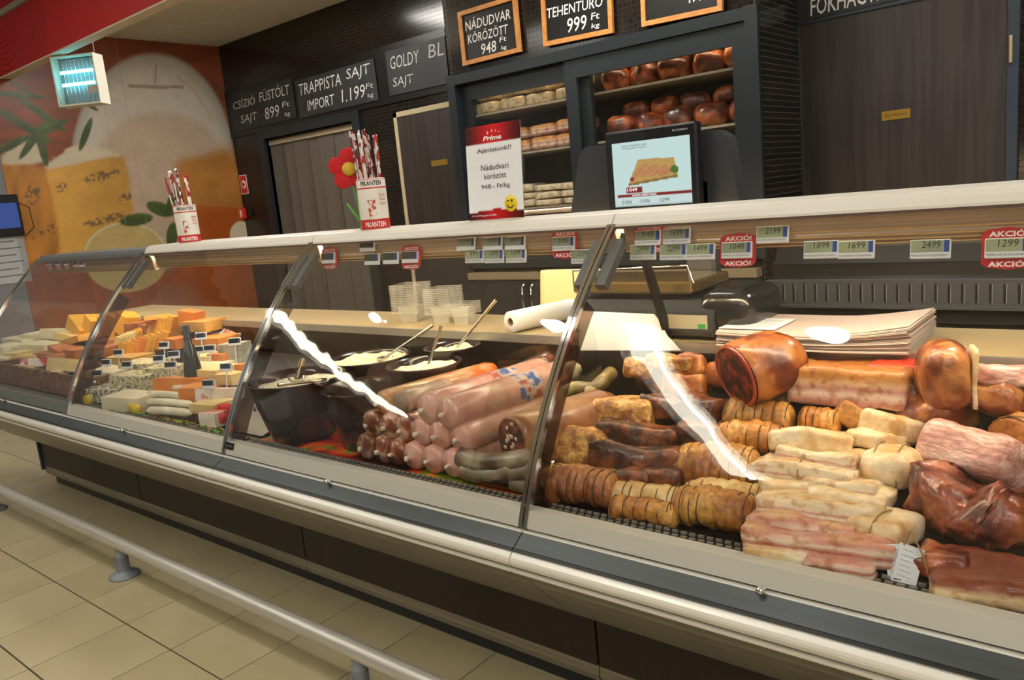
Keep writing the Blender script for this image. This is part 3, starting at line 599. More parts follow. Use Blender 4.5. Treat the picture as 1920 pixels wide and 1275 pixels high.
# ================================================================== cheese mural on the left wall
mu0, mu1, mz0, mz1 = 1.2, YW - .002, .35, ZC
def mural(x, y):
    # sheet x runs from YW toward the camera -> world Y; y is height
    Yw = x + mu0; Zw = y + mz0
    d = np.stack([np.full_like(Yw, XM) - CAM_C.x, Yw - CAM_C.y, Zw - CAM_C.z], 1); R_ = np.array(CAM_R); c = d @ R_.T
    u = 960 + FPX * c[:, 0] / c[:, 2]; v = 637.5 + FPX * c[:, 1] / c[:, 2]
    nz = vnoise(u / 22, v / 22) * .6 + vnoise(u / 7, v / 7) * .4; nz2 = vnoise(u / 60 + 9, v / 14)
    col = npl('#7a3d1e')[None] * (.75 + .6 * nz2[:, None])
    def put(mask, colr, sh=1.):
        nonlocal col; mk = np.clip(mask, 0, 1)[:, None]; cc = (npl(colr)[None] if isinstance(colr, str) else colr); col = col * (1 - mk) + cc * sh * mk
    def soft(poly, e=4):
        m = 0
        for dx, dy in ((0, 0), (e, 0), (-e, 0), (0, e), (0, -e)): m = m + inpoly(u + (nz - .5) * 7 + dx, v + (nz - .5) * 7 + dy, poly)
        return m / 5.
    sh = lambda c, a=.8, k=.4: npl(c)[None] * (a + k * nz[:, None])
    put(sstep(230, 360, v), sh('#8a4a1a', .7, .6)); put(sstep(440, 560, v), sh('#8f4416', .7, .5))
    e = ((u - 285) / 152) ** 2 + ((v - 305) / 205) ** 2; lit = .62 + .38 * sstep(480, 120, v + (285 - u) * .3)
    put(sstep(1.05, .93, e), npl('#cdc4b4')[None] * (lit * (.9 + .16 * nz) * (1 - .3 * sstep(.6, 1.0, e)))[:, None])
    put(sstep(1.0, .7, ((u - 300) / 140) ** 2 + ((v - 330) / 130) ** 2) * .5, sh('#b38a68', .85, .2)); 
    put(((np.abs((v - 160) - (u - 300) * .03 - nz2 * 5) < 3) & (u > 240) & (u < 345)).astype(float) * .6, '#8a6242'); put(((np.abs(((u - 285) / 118) ** 2 + ((v - 300) / 165) ** 2 - 1 - .1 * nz2) < .03) & (v < 230) & (u > 330)).astype(float) * .3, '#94745a')
    put(((np.abs(u - 288 - nz2 * 4) < 2) & (v > 120) & (v < 158)).astype(float) * .5, '#8a6242')
    put(soft([(330, 300), (430, 278), (455, 330), (455, 450), (340, 440), (325, 380)], 9), sh('#ab7436', .8, .35)); put(soft([(348, 385), (455, 388), (455, 600), (330, 600), (335, 440)], 9), sh('#9c4c18', .8, .4)); put(sstep(1.1, .8, ((u - 452) / 22) ** 2 + ((v - 440) / 26) ** 2), '#c9bda0')
    put(soft([(82, 312), (140, 274), (232, 292), (252, 395), (236, 440), (250, 470), (110, 480)], 5), npl('#b98a3e')[None] * ((.72 + .3 * nz + .35 * sstep(240, 90, u))[:, None])); put(soft([(0, 305), (40, 300), (85, 318), (116, 470), (30, 500), (0, 480)], 5), npl('#a8702a')[None] * ((.7 + .6 * vnoise(u / 14, v / 60))[:, None]))
    put(soft([(82, 312), (95, 300), (138, 272), (200, 280), (230, 291), (150, 304), (90, 318)], 3), sh('#c2b59c', .85, .25)); put(soft([(0, 292), (30, 272), (66, 264), (88, 300), (60, 308), (5, 308)], 3), sh('#bfb298', .85, .25))
    for (cx, cy, a, b) in ((190, 330, 38, 10), (115, 352, 12, 9), (195, 412, 48, 9), (60, 365, 16, 22), (30, 400, 12, 24), (95, 430, 14, 10), (235, 370, 14, 8), (70, 440, 16, 8)):
        put((sstep(1.2, .5, ((u - cx) / a) ** 2 + ((v - cy + (u - cx) * .25) / b) ** 2) * (vnoise(u / 4.5, v / 4.5) > .5)) * .75, '#4d4438')
    put(sstep(1.04, .96, ((u - 235) / 80) ** 2 + ((v - 482) / 66) ** 2), npl('#b09a62')[None] * (.85 + .25 * nz[:, None])); put((np.abs(((u - 235) / 80) ** 2 + ((v - 482) / 66) ** 2 - .93) < .05) * (v < 470) * .5, '#c9c2a8')
    # lower part seen through the glass
    put(sstep(1.1, .9, ((u - 330) / 62) ** 2 + ((v - 640) / 110) ** 2) * .8, sh('#8f5a38', .8, .3))
    for cx, cy, a, b, r in ((300, 392, 28, 13, .35), (255, 412, 32, 12, -.15), (324, 375, 10, 24, .4), (322, 442, 11, 26, .1), (160, 252, 7, 34, .35), (45, 236, 62, 8, .55), (78, 214, 60, 7, .62), (30, 178, 56, 6, .1), (62, 262, 8, 46, .62), (95, 240, 38, 8, -.45), (166, 197, 22, 4, .55), (20, 272, 42, 8, -.45), (78, 275, 8, 40, -.25), (40, 165, 20, 3, .6), (20, 148, 16, 3, 1.2)):
        du = (u - cx) * math.cos(r) + (v - cy) * math.sin(r); dv = -(u - cx) * math.sin(r) + (v - cy) * math.cos(r)
        put(sstep(1.15, .75, (du / a) ** 2 + (dv / b) ** 2), npl('#43522a')[None] * (.55 + .8 * nz[:, None] + .35 * sstep(0, b, -dv)[:, None]))
    return np.clip(col, 0, 1)
mw = thing('cheese_mural', 'large printed photo mural of cheeses and herbs on the end wall', 'mural', frame((XM + .006, mu0, mz0), (0, 1, 0), (0, 0, 1)))
grid_print('print', vcol_mat('mural_print', .38), mw, None, mu1 - mu0, mz1 - mz0, 230, 260, mural)
for u in (213, 254): 
    q = P(u, 300, 0, XM).y - mu0; MB().bbox((q - .0012, 0, .0), (q + .0012, mz1 - mz0, .0008)).build('panel_joint', mat('joint', '#a58a6a', .5), mw)
# UV insect lamp under the bulkhead
q = P(125, 150, 1, 1.34)
uv = thing('insect_lamp', 'white insect trap lamp with glowing blue tubes under the red bulkhead', 'insect lamp', T(q.x, 1.42, q.z) @ RZ(34) @ Matrix.Diagonal((.74, .74, .74, 1)))
wh = mat('lamp_case', '#c9c4b6', .45)
MB().bbox((-.19, .02, -.19), (.19, .10, .19)).build('back_box', mat('lamp_grey', '#6c7a7d', .4), uv)
MB().bbox((.19, -.06, -.2), (.20, .09, .2)).bbox((-.20, -.06, -.2), (-.19, .10, .2)).bbox((-.20, -.06, -.215), (.20, .09, -.2)).bbox((-.20, -.06, .2), (.20, .09, .21)).build('casing', wh, uv)
for z in (.075, -.03): MB().tube([(-.15, -.02, z), (.15, -.02, z)], .014, 10).build('tube', emis('uv_tube', '#5fe0ee', 5.), uv)
gb = MB()
for k in range(10): gb.tube([(-.17 + k * .038, -.058, -.19), (-.17 + k * .038, -.058, .19)], .0018, 5)
gb.build('guard_wires', chrome, uv)
MB().tube([(-.15, .06, .21), (-.15, .06, .36)], .004, 6).tube([(.15, .06, .21), (.15, .06, .36)], .004, 6).build('hanger', chrome, uv)
MB().bbox((.1, -.0605, -.13), (.2, -.06, -.06)).build('sticker', mat('sticker', '#9a9488', .5), uv)
# grey pillar fittings at the picture edge
t = thing('price_checker', 'small black price checker screen on the grey pillar', 'screen', frame(P(8, 405, 0, XM + .02), (0, 1, 0), (0, 0, 1)))
MB().bevbox((0, 0, 0), (.22, .30, .03), .008).build('case', black, t); MB().bbox((-.08, -.09, .015), (.09, .09, .0165)).build('display', emis('checker_screen', '#2c3a66', .9), t)
MB().tube([(.08, .1, .02), (.16, .05, .04), (.17, -.1, .03), (.1, -.16, .02)], .004, 6).build('cable', black, t)
t = thing('notice_sheet', 'white printed notice sheet fixed to the grey pillar', 'notice', frame(P(14, 480, 0, XM + .004), (0, 1, 0), (0, 0, 1)))
MB().bbox((-.2, -.2, 0), (.13, .16, .002)).build('paper', mat('notice_paper', '#a9aaab', .6), t)
for k in range(6): MB().bbox((-.18, .10 - k * .05, .002), (.06 + .04 * (k % 2), .108 - k * .05, .0024)).build('text_line', mat('ink', '#57585a', .6), t)
# ================================================================== food: makers
def mpp(u, v, k=.3):
    """metres per pixel along X and upward at the pile seen through pixel u,v"""
    p = HP(u, v, k=k); z = depth(p); a = PX(p); b = PX(p + Vector((.1, 0, 0))); c = PX(p + Vector((0, 0, .1)))
    return .1 / math.hypot(b[0] - a[0], b[1] - a[1]), .1 / math.hypot(c[0] - a[0], c[1] - a[1])
crust = mat('crust_tan', '#8f5622', .5, col2='#d6a85e', col3='#b9803a', scale=33, bump=.6, bscale=70, contrast=.75, coat=.15)
smoked = mat('smoked_dark', '#331709', .38, col2='#8a4a22', col3='#572812', scale=24, bump=.6, bscale=50, contrast=.75, coat=.35)
smoked_o = mat('smoked_orange', '#8a4316', .4, col2='#cf8a40', col3='#a65c22', scale=21, bump=.5, bscale=45, contrast=.75, coat=.3)
roll_o = mat('roll_orange', '#9a5a1e', .45, col2='#d39a4a', col3='#bb7b30', scale=13, bump=.3, bscale=60, contrast=.9, coat=.2, rnd=.12)
roll_p = mat('roll_pale', '#b88a48', .45, col2='#e3c88e', col3='#cfa866', scale=12, bump=.3, bscale=60, contrast=.9, coat=.2, rnd=.1)
roll_b = mat('roll_brown', '#7a4220', .45, col2='#b87840', col3='#995a2c', scale=12, bump=.3, bscale=60, contrast=.9, coat=.2)
ham_r = mat('ham_red', '#451409', .3, col2='#b8683c', col3='#8a3a20', scale=16, bump=.55, bscale=32, contrast=.75, coat=.5)
ham_b = mat('ham_brown', '#6b2c12', .34, col2='#c98a48', col3='#96502a', scale=13, bump=.5, bscale=30, contrast=.75, coat=.4)
ham_p = mat('ham_pink', '#b8786a', .35, col2='#e0bcae', col3='#cf9c8c', scale=9, bump=.25, bscale=40, contrast=1., coat=.3, stretch=(1, 3, 3))
fat = mat('pale_fat', '#d2a468', .42, col2='#efdcb8', col3='#e6c999', scale=18, bump=.25, bscale=55, contrast=.9, coat=.25)
twine = mat('twine', '#4a3220', .8); twine_l = mat('twine_light', '#9c7a48', .8)
bac1 = layered('bacon_pale', [(0, '#b98550'), (.12, '#e8d6b8'), (.45, '#ecdcc2'), (.52, '#cf9484'), (.6, '#ead8bc'), (.85, '#e6d0a8'), (1, '#d2a468')])
bac2 = layered('bacon_streaky', [(0, '#c69460'), (.14, '#eddcc4'), (.3, '#c47a6c'), (.42, '#ecd9c2'), (.55, '#b9665a'), (.68, '#ead4ba'), (.85, '#c98474'), (1, '#d9b07a')], warp=.14)
bac3 = layered('bacon_roast', [(0, '#d9c2ac'), (.2, '#c98f88'), (.35, '#e6d2c0'), (.48, '#c48a84'), (.6, '#dcb890'), (.72, '#c78a48'), (1, '#a8662a')], warp=.06)
bac4 = layered('bacon_thickrind', [(0, '#7a3a1c'), (.3, '#d9b88a'), (.5, '#e6cba0'), (.7, '#8a4222'), (1, '#74301a')], warp=.07)
SEED = [0]
def seed(): SEED[0] += 1; return SEED[0]
def slab_thing(name, label, cat, u, v, w, h, m, D=None, yaw=0, tilt=0, roll=0, back=None, group=None, r=None, amp=.005, bend=0., taper=0., dome=0., twist=0., k=.3, hs=1.0, ws=1.08):
    mx, mz = mpp(u, v, k); L = w * mx * ws; H = h * mz * hs; D = (D or L * .7) * 1.05; p = HP(u, v, k=k); p = P(u, v, 1, .86) if p.y > .86 else p; d = (p - CAM_C).normalized()
    p = p + d * (min(D, H) * .42 if back is None else back)
    p.z = max(p.z, .606 + H * .45)
    o = MB().slab((L, D, H), min(r if r else min(H, D) * .24, H * .48, D * .48), amp, 22., seed(), (14, 9, 6), bend, taper, twist, dome).build(name, m)
    o.matrix_world = T(p) @ RZ(yaw) @ RX(tilt) @ RY(roll)
    return tag(o, label, cat, group)
def loops(o, L, R, xs, m=twine, rr=.0012, el=1.0):
    mb = MB()
    for x, f in xs: mb.tube([(x, R * f * math.cos(q), R * f * el * math.sin(q)) for q in np.linspace(0, 2 * math.pi, 18)], rr, 4, cap=False)
    s = mb.build('string', m, o); return s
def roll_thing(name, label, u, v, w, h, m, yaw=0, tilt=0, ns=7, back=None, group=None, endm=None, k=.3, hs=1.06, el=.92, pitch=0):
    mx, mz = mpp(u, v, k); L = w * mx * 1.06; R = h * mz * hs * 1.16 / 2; p = HP(u, v, k=k); p = P(u, v, 1, .88) if p.y > .88 else p; p = p + (p - CAM_C).normalized() * (R * .8 if back is None else back); p.z = max(p.z, .606 + R * el)
    sd = seed(); rn = random.Random(sd); cuts = [(-.5 + (i + .5 + rn.uniform(-.2, .2)) / ns) for i in range(ns)]; n = 16; prof = []
    nr = 40; vs = []; 
    for i in range(nr + 1):
        t = -.5 + i / nr; e = min(1, (1 - abs(2 * t)) / .16); e = math.sqrt(max(0, 1 - (1 - e) ** 2)) if e < 1 else 1
        pin = sum(math.exp(-((t - c) * ns / .16) ** 2) for c in cuts)
        for j in range(n):
            a = 2 * math.pi * j / n; q = Vector((t * L, math.cos(a), math.sin(a)))
            rr = R * (.62 + .38 * e) * (1 - .075 * min(pin, 1)) * (1 + .20 * noise.noise(Vector((t * 6 + sd, math.cos(a) * 1.3, math.sin(a) * 1.3))))
            vs.append((t * L, q.y * rr + .10 * R * math.sin(t * 5 + sd), q.z * rr * el - .22 * R * (4 * t * t - .33)))
    fs = [(i * n + j, i * n + (j + 1) % n, (i + 1) * n + (j + 1) % n, (i + 1) * n + j) for i in range(nr) for j in range(n)]
    mb = MB().add(vs, fs, True); mb.add(vs[:n], [tuple(range(n))[::-1]]); mb.add(vs[-n:], [tuple(range(n))])
    o = mb.build(name, m); o.matrix_world = T(p) @ RZ(yaw) @ RX(tilt) @ RY(pitch)
    loops(o, L, R, [(c * L, .945) for c in cuts], el=el)
    return tag(o, label, 'smoked meat', group)
# ================================================================== smoked meat section
G_R = 'tied smoked rolls in the meat section'; n_r = 'tied_roll'
for a in (
    ('brown string tied roll lying on the grille beside the chrome joint', 1096, 930, 112, 62, roll_b, 6, 7),
    ('pale lumpy string tied roll between two orange rolls on the grille', 1214, 932, 140, 44, roll_p, 8, 7),
    ('short orange tied roll half hidden beneath the pale lumpy roll', 1208, 962, 120, 40, roll_o, 8, 6),
    ('thick orange tied roll with close strings at the grille edge', 1338, 968, 142, 66, roll_o, 6, 9),
    ('pale tied roll lying on top of the thick orange roll', 1362, 932, 150, 54, roll_p, 8, 7),
    ('large glossy brown roll tied with many strings', 1345, 880, 142, 82, roll_o, 10, 9),
    ('orange tied roll with a red cut end beneath the streak reflection', 1410, 822, 128, 54, roll_o, 8, 7),
    ('wide golden tied roll above the orange one', 1424, 781, 122, 60, roll_o, 4, 7),
    ('narrow pale golden tied roll next to the large ham', 1440, 738, 96, 44, roll_p, 2, 8),
    ('small tied roll in front of the long bacon slab', 1537, 787, 74, 40, roll_o, 0, 6),
    ('orange knotted roll at the edge of the dark red ham', 1908, 815, 50, 70, roll_o, 70, 6)):
    roll_thing(n_r, a[0], *a[1:6], yaw=a[6], ns=a[7], group=G_R, tilt=-8)
rd = slab_thing('cut_roll_slice', 'thick round slice with a dark spiral leaning on the small tied roll', 'smoked meat', 1594, 778, 62, 46, roll_o, D=.03, yaw=10, tilt=-25, roll=35, r=.02)
G_S = 'smoked rib pieces in the meat section'
for lab, u, v, w, h, m, yaw, tilt, D, amp in (
    ('golden crusted bacon chunk resting on dark ribs', 1158, 774, 128, 56, crust, 14, -12, .14, .008),
    ('golden crusted bacon chunk with a pale fat edge by the chrome joint', 1092, 838, 104, 72, crust, 4, -14, .13, .008),
    ('thin wedge of golden crusted bacon above the brown tied roll', 1086, 895, 106, 34, crust, 8, -8, .10, .005),
    ('long dark smoked rib slab with a ragged edge', 1202, 862, 160, 50, smoked, 8, -14, .10, .010),
    ('dark smoked rib slab under the golden chunk', 1205, 818, 132, 46, smoked, 8, -10, .10, .009),
    ('small round dark smoked piece on the pale tied roll', 1190, 898, 58, 38, smoked, 8, -6, .08, .006),
    ('small blocky dark smoked piece beside the large brown roll', 1246, 896, 62, 42, smoked, 6, -6, .08, .006),
    ('dark smoked chunk with a bright orange cut top', 1288, 728, 76, 58, smoked_o, 12, -18, .09, .008),
    ('reddish smoked block behind the yellow light streak', 1240, 706, 70, 54, smoked, -16, -14, .09, .007),
    ('ragged smoked piece with a pinkish cut end', 1322, 768, 88, 50, smoked, -22, -12, .09, .009),
    ('long smoked piece with a straw coloured top leaning on the ham', 1372, 708, 84, 46, smoked_o, -26, -16, .08, .006),
    ('upright smoked strip with an orange face', 1296, 688, 46, 44, smoked_o, 14, -20, .07, .005),
    ('dark smoked piece in the shade under the light streak', 1318, 808, 84, 40, smoked, 10, -6, .10, .007),
    ('crumbly golden smoked piece at the back of the rib pile', 1208, 690, 54, 34, crust, 6, -12, .09, .007),
    ('orange brown smoked piece close to the back grille', 1262, 678, 74, 26, crust, 0, -8, .08, .005),
    ('dark rib end poking out below the golden chunk', 1160, 806, 52, 36, smoked, 30, -8, .08, .008),
    ('dark rib end beneath the ragged smoked piece', 1250, 760, 70, 36, smoked, -10, -8, .10, .008)):
    slab_thing('smoked_piece', lab, 'smoked meat', u, v, w, h, m, D=D, yaw=yaw, tilt=tilt, amp=amp, group=G_S)
# large boiled ham with cut face
p = P(1424, 690, 1, .82)
hm = thing('whole_ham', 'large glossy brown ham with a dark cut face behind the tied rolls', 'ham', T(p) @ RZ(52) @ RY(-10) @ Matrix.Diagonal((.86, .92, .88, 1)))
hmb = MB().slab((.25, .21, .17), .083, .004, 9, 41, (16, 14, 12), dome=.1); hmb.v = [(max(x, -.075 - .12 * abs(y) * .3), y, z) for x, y, z in hmb.v]; hmb.build('rind', mat('ham_rind', '#4f1a08', .34, col2='#b06a2c', col3='#74300f', scale=11, contrast=.6, coat=.3, bump=.1), hm)
cf = MB().lathe([(.0001, .010), (.05, .008), (.08, .003), (.098, -.006)], 28, R=Matrix.Rotation(math.radians(-90), 3, 'Y') @ Matrix.Diagonal((.92, 1.12, 1.))).build('cut_face', mat('ham_cut', '#2a0e07', .6, col2='#8a3620', col3='#571c10', scale=34, contrast=.6, spec=.2), hm, T(-.080, 0, 0))
MB().tube([(-.077, .100 * math.cos(q), .084 * math.sin(q)) for q in np.linspace(0, 6.283, 26)], .006, 6, cap=False).build('fat_edge', mat('ham_fat_edge', '#a83a1c', .3, coat=.5), hm)
# bacon slabs
G_B = 'pale bacon slabs in the meat section'
slab_thing('bacon_slab', 'long thick bacon slab with roasted top and pink layered side', 'bacon', 1602, 716, 206, 74, bac3, D=.20, yaw=2, tilt=-6, r=.012, amp=.006, group=G_B, back=.05)
for lab, u, v, w, h, m, yaw, tilt, roll, D, bend in (
    ('pale fat slab lying against the red ham', 1672, 802, 92, 52, fat, -28, -18, 0, .10, 0),
    ('flat pale strip tucked under the fat slab', 1640, 822, 86, 30, fat, -18, -10, 0, .09, 0),
    ('broad pale slab topping the stack of white bacon', 1522, 826, 142, 42, fat, 10, -16, 0, .13, -.008),
    ('folded pale slab second in the white bacon stack', 1544, 858, 140, 34, bac1, -6, -10, 0, .12, .01),
    ('pinkish white slab tied with twine in the white bacon stack', 1512, 880, 190, 38, bac1, 4, -8, 0, .12, -.012),
    ('smooth white fat strip at the tip of the yellow light streak', 1474, 910, 90, 30, fat, 12, -6, 0, .09, .006),
    ('short white slab with pink marks on the bacon stack', 1584, 910, 138, 34, bac1, 6, -10, 0, .10, 0),
    ('pale slab with a smooth bulging fat side', 1592, 932, 150, 30, fat, 6, -4, 0, .10, 0),
    ('wide bacon slab with a red lean end', 1535, 946, 212, 44, bac1, 8, -8, 0, .14, .0),
    ('streaky bacon slab with red and white bands above the grille', 1484, 978, 142, 42, bac2, 12, -4, 0, .12, -.01),
    ('small streaky bacon end piece with a dark red corner', 1571, 998, 66, 42, bac2, 8, -6, 0, .09, 0),
    ('long streaky slab curving along the grille', 1540, 1008, 270, 46, bac2, 9, -4, 0, .14, .012),
    ('thin white slab lying flat on the grille', 1462, 1028, 108, 26, fat, 8, 0, 0, .09, 0),
    ('pink layered slab at the bottom beside the paper tag', 1576, 1045, 124, 30, bac2, 10, 0, 0, .10, 0),
    ('tan slab with rounded end tied by one string', 1658, 990, 102, 50, fat, -8, -10, 0, .11, 0)):
    o = slab_thing('bacon_slab', lab, 'bacon', u, v, w, h, m, D=D, yaw=yaw, tilt=tilt, roll=roll, bend=bend, amp=.006, group=G_B)
    if 'twine' in lab or 'string' in lab:
        L = o.dimensions.x; MB().tube([(0, o.dimensions.y * .5 * math.cos(q), o.dimensions.z * .52 * math.sin(q)) for q in np.linspace(0, 6.283, 16)], .0018, 4, cap=False).build('string', twine_l, o)
tp = slab_thing('tied_pork', 'rounded tan pork piece bound with knotted twine', 'smoked meat', 1670, 876, 106, 74, fat, D=.12, yaw=-6, tilt=-10, r=.04, amp=.008)
loops(tp, .1, .052, [(-.02, 1), (.025, 1)], twine_l, .002); MB().tube([(.02 + .012 * math.cos(q), -.055, -.02 + .014 * math.sin(q)) for q in np.linspace(0, 6.3, 12)], .0022, 5, cap=False).build('knot', twine_l, tp)
# hams at the right
for lab, u, v, w, h, m, yaw, tilt, D, r, amp in (
    ('reddish ham piece under the plastic edge reflection', 1756, 770, 132, 88, ham_b, -12, -24, .14, .04, .012),
    ('brown glossy ham with a fat layer underneath', 1880, 752, 104, 70, ham_b, -10, -20, .16, .03, .010),
    ('large pink ham slab with pale cut face', 1830, 856, 214, 92, ham_p, -24, -34, .12, .025, .006),
    ('pink ham slab with dark edges along the back ledge', 1870, 704, 116, 44, ham_p, 4, -16, .09, .015, .008),
    ('big lumpy red smoked pork neck beside the paper tag', 1782, 945, 150, 140, ham_r, -6, -30, .15, .05, .024),
    ('big lumpy red smoked pork neck behind the other neck', 1872, 985, 130, 138, ham_r, -10, -30, .15, .05, .024),
    ('ragged red smoked cut lying on the bottom slab', 1768, 1046, 110, 44, ham_r, 8, -8, .11, .02, .009)):
    slab_thing('ham_piece', lab, 'ham', u, v, w, h, m, D=D, yaw=yaw, tilt=tilt, r=r, amp=amp, group='ham pieces in the meat section', hs=.9)
slab_thing('ham_piece', 'flat red slab with a thick tan rind on the grille', 'ham', 1848, 1084, 200, 48, bac4, D=.14, yaw=9, tilt=0, r=.015, amp=.006, group='ham pieces in the meat section')
p = P(1768, 702, 1, .84)
sk = thing('ham_shank', 'domed ham shank with a white fat face under the round lamp reflection', 'ham', T(p) @ RZ(25))
MB().slab((.10, .13, .15), .045, .007, 14, 77, (9, 9, 9)).build('meat', ham_b, sk); MB().slab((.012, .07, .13), .005, .003, 20, 9, (2, 6, 8)).build('fat_face', fat, sk, T(.054, -.02, 0) @ RZ(-10))
slab_thing('pepper_salami', 'bright red paprika sausage piece behind the long bacon slab', 'sausage', 1690, 690, 100, 24, mat('paprika', '#b02a14', .3, col2='#d8482a', scale=14, coat=.4, bump=.2), D=.08, back=.07)
slab_thing('pepper_salami', 'red paprika sausage end beside the large ham', 'sausage', 1508, 706, 30, 20, MATS['paprika'], D=.06, back=.04)
# paper tags tied with twine
p = HP(1703, 1046); tg = thing('paper_tag', 'white printed paper tags tied with twine at the grille', 'tag', frame(p + Vector((0, -.02, .0)), (1, 0, .1), (.05, .35, 1)))
tw = mat('tag_paper', '#dfe2e4', .6)
for k, (a, dx) in enumerate(((8, -.012), (-14, .006))):
    pt = MB().bbox((-.02, -.045, -.0006), (.02, .03, .0006)).build('paper', tw, tg, T(dx, 0, k * .004) @ RZ(a))
    for j in range(6): MB().bbox((-.013, .02 - j * .009, .0007), (.004 + .007 * ((j * 7) % 3) / 2, .0208 - j * .009, .001)).build('print_line', mat('tag_ink', '#8a8f98', .6), pt)
MB().tube([(.0, .03, .004), (.012, .055, .01), (.03, .02, .012), (.045, -.04, .008), (.03, -.06, .006), (.055, -.055, .01)], .0018, 5).build('twine', twine_l, tg)
# liver sausages next to the joint
def tube_thing(name, label, pts, r, m, cat='sausage', group=None, ends=True):
    c = sum((Vector(p) for p in pts), Vector()) / len(pts); loc = [Vector(p) - c for p in pts]; out = []
    for i in range(len(loc) - 1):   # catmull-rom
        p0, p1, p2, p3 = loc[max(i - 1, 0)], loc[i], loc[i + 1], loc[min(i + 2, len(loc) - 1)]
        for s in (0, .25, .5, .75): out.append(.5 * ((2 * p1) + (p2 - p0) * s + (2 * p0 - 5 * p1 + 4 * p2 - p3) * s * s + (3 * p1 - p0 - 3 * p2 + p3) * s ** 3))
    out.append(loc[-1]); N_ = len(out); rr = [r * min(1, .35 + 2.6 * math.sqrt(max(0, min(i, N_ - 1 - i) / N_))) * (1 + .07 * noise.noise(out[i] * 30)) for i in range(N_)]
    o = MB().tube(out, rr, 12).build(name, m); o.matrix_world = T(c)
    return tag(o, label, cat, group)
liver = mat('liver_sausage', '#6b5630', .4, col2='#a58f5c', col3='#86703f', scale=20, contrast=1., coat=.3, bump=.15)
grey_s = mat('grey_sausage', '#5a4030', .32, col2='#a8977c', col3='#84705a', scale=14, contrast=1., coat=.5, bump=.12)
H_ = lambda u, v, o=.0: HP(u, v) + (HP(u, v) - CAM_C).normalized() * o
tube_thing('liver_sausage', 'curled greenish liver sausage ring by the plastic joint', [H_(1050, 760, .02), H_(1054, 738, .03), H_(1080, 726, .04), H_(1112, 728, .04), H_(1140, 712, .03)], .019, liver, group='liver sausages')
tube_thing('liver_sausage', 'short curved liver sausage with a grey cut end', [H_(1062, 756, .02), H_(1072, 772, .02), H_(1084, 785, .02)], .017, liver, group='liver sausages')
tube_thing('liver_sausage', 'thick straight liver sausage rising to the back wall', [H_(1100, 742, .05), H_(1130, 715, .06), H_(1150, 696, .07)], .022, liver, group='liver sausages')
tube_thing('grey_salami', 'stubby grey salami under the liver sausages', [H_(1040, 795, .03), H_(1070, 798, .03), H_(1095, 802, .03)], .02, grey_s)
# ================================================================== bowls and sausage logs section
deckz = .6
liner = thing('deck_liner', 'printed deck liner with peppers and vegetables under the bowls', 'liner', T(1.32, .365, .6005))
def veg(x, y):
    n1 = vnoise(x * 16, y * 16 + 3); n2 = vnoise(x * 30 + 7, y * 30); c = np.tile(npl('#3a0f0c'), (len(x), 1))
    for lo, cc in ((.45, '#a81d16'), (.58, '#d5541c'), (.72, '#6f8a24'), (.85, '#d98a26')): c[n1 > lo] = npl(cc)
    return c * (.55 + .8 * n2[:, None])
grid_print('print', vcol_mat('liner_print', .3), liner, None, 1.24, .2, 150, 26, veg, t=.001)
LOGP = mat('log_pink', '#c58a78', .3, col2='#cfa494', col3='#d09684', scale=30, contrast=.8, coat=.5)
LOGO = mat('log_orange', '#b8854f', .28, col2='#d96a24', col3='#c9a07a', scale=16, contrast=.35, coat=.5, stretch=(1, .35, 1))
LOGB = mat('log_brown', '#6e3018', .26, col2='#cfa890', col3='#9c5c3c', scale=26, contrast=.5, coat=.6)
clipm = mat('clip_pale', '#d8ccb4', .4); lab_w = mat('label_white', '#e9e4dc', .4); lab_r = mat('label_red', '#b3202a', .4)
def log_thing(label, x, y, z, r, L, m, pinch=True, lab=False, yaw=0, group='sausage logs stacked in the counter', pit=0, pr=None, text_s=None):
    t = thing('sausage_log', label, 'sausage', T(x, y, z) @ RZ(yaw) @ RX(pit), group)
    n = 20; prof = [(.004, -.012), (.010, -.006), (r * .78, .0), (r * .95, .008), (r, .022), (r, L * .5), (r * .99, L - .04), (r * .8, L - .012), (.01, L)]
    mb = MB().lathe(prof, n, R=Matrix.Rotation(math.radians(-90), 3, 'X') @ Matrix.Rotation(0, 3, 'Z')); b = mb.build('casing', m, t)
    if pinch: MB().slab((.012, .014, .012), .004, .002, 60, seed(), (3, 3, 3)).build('end_knot', clipm, t, T(0, -.016, 0)); rb = MB(); [rb.tube([(r * .1 * math.cos(q), -.008, r * .1 * math.sin(q)), (r * .6 * math.cos(q), .003, r * .6 * math.sin(q)), (r * .9 * math.cos(q), .0185, r * .9 * math.sin(q))], .0013, 4) for q in np.linspace(0, 6.28, 9)[:-1]]; rb.build('casing_folds', m, t)
    if lab:
        e = MB().lathe([(.0001, .0), (r * .42, -.0035)], 18).build('label', lab_w, t, T(.25 * r, .004 - r * .12, .55 * r) @ RX(62))
        e.matrix_local = frame((r * .1, .0075, r * .55), (1, .0, -.15), (0, .62, .78)) @ Matrix.Diagonal((1, .75, 1, 1)); text('label_text', 'PICK', lab_r, e, -r * .28, -r * .12, w=r * .56, h=r * .26, z=.002)
    return t
rows = [[(688, 851), (718, 858), (745, 864), (777, 871), (813, 877), (851, 885)], [(689, 812), (722, 820), (753, 824), (783, 831), (817, 836), (856, 838)]]
nm = ['brown sausage log with foil end', 'glossy brown sausage log with red stripes', 'striped sausage log with a round white badge']
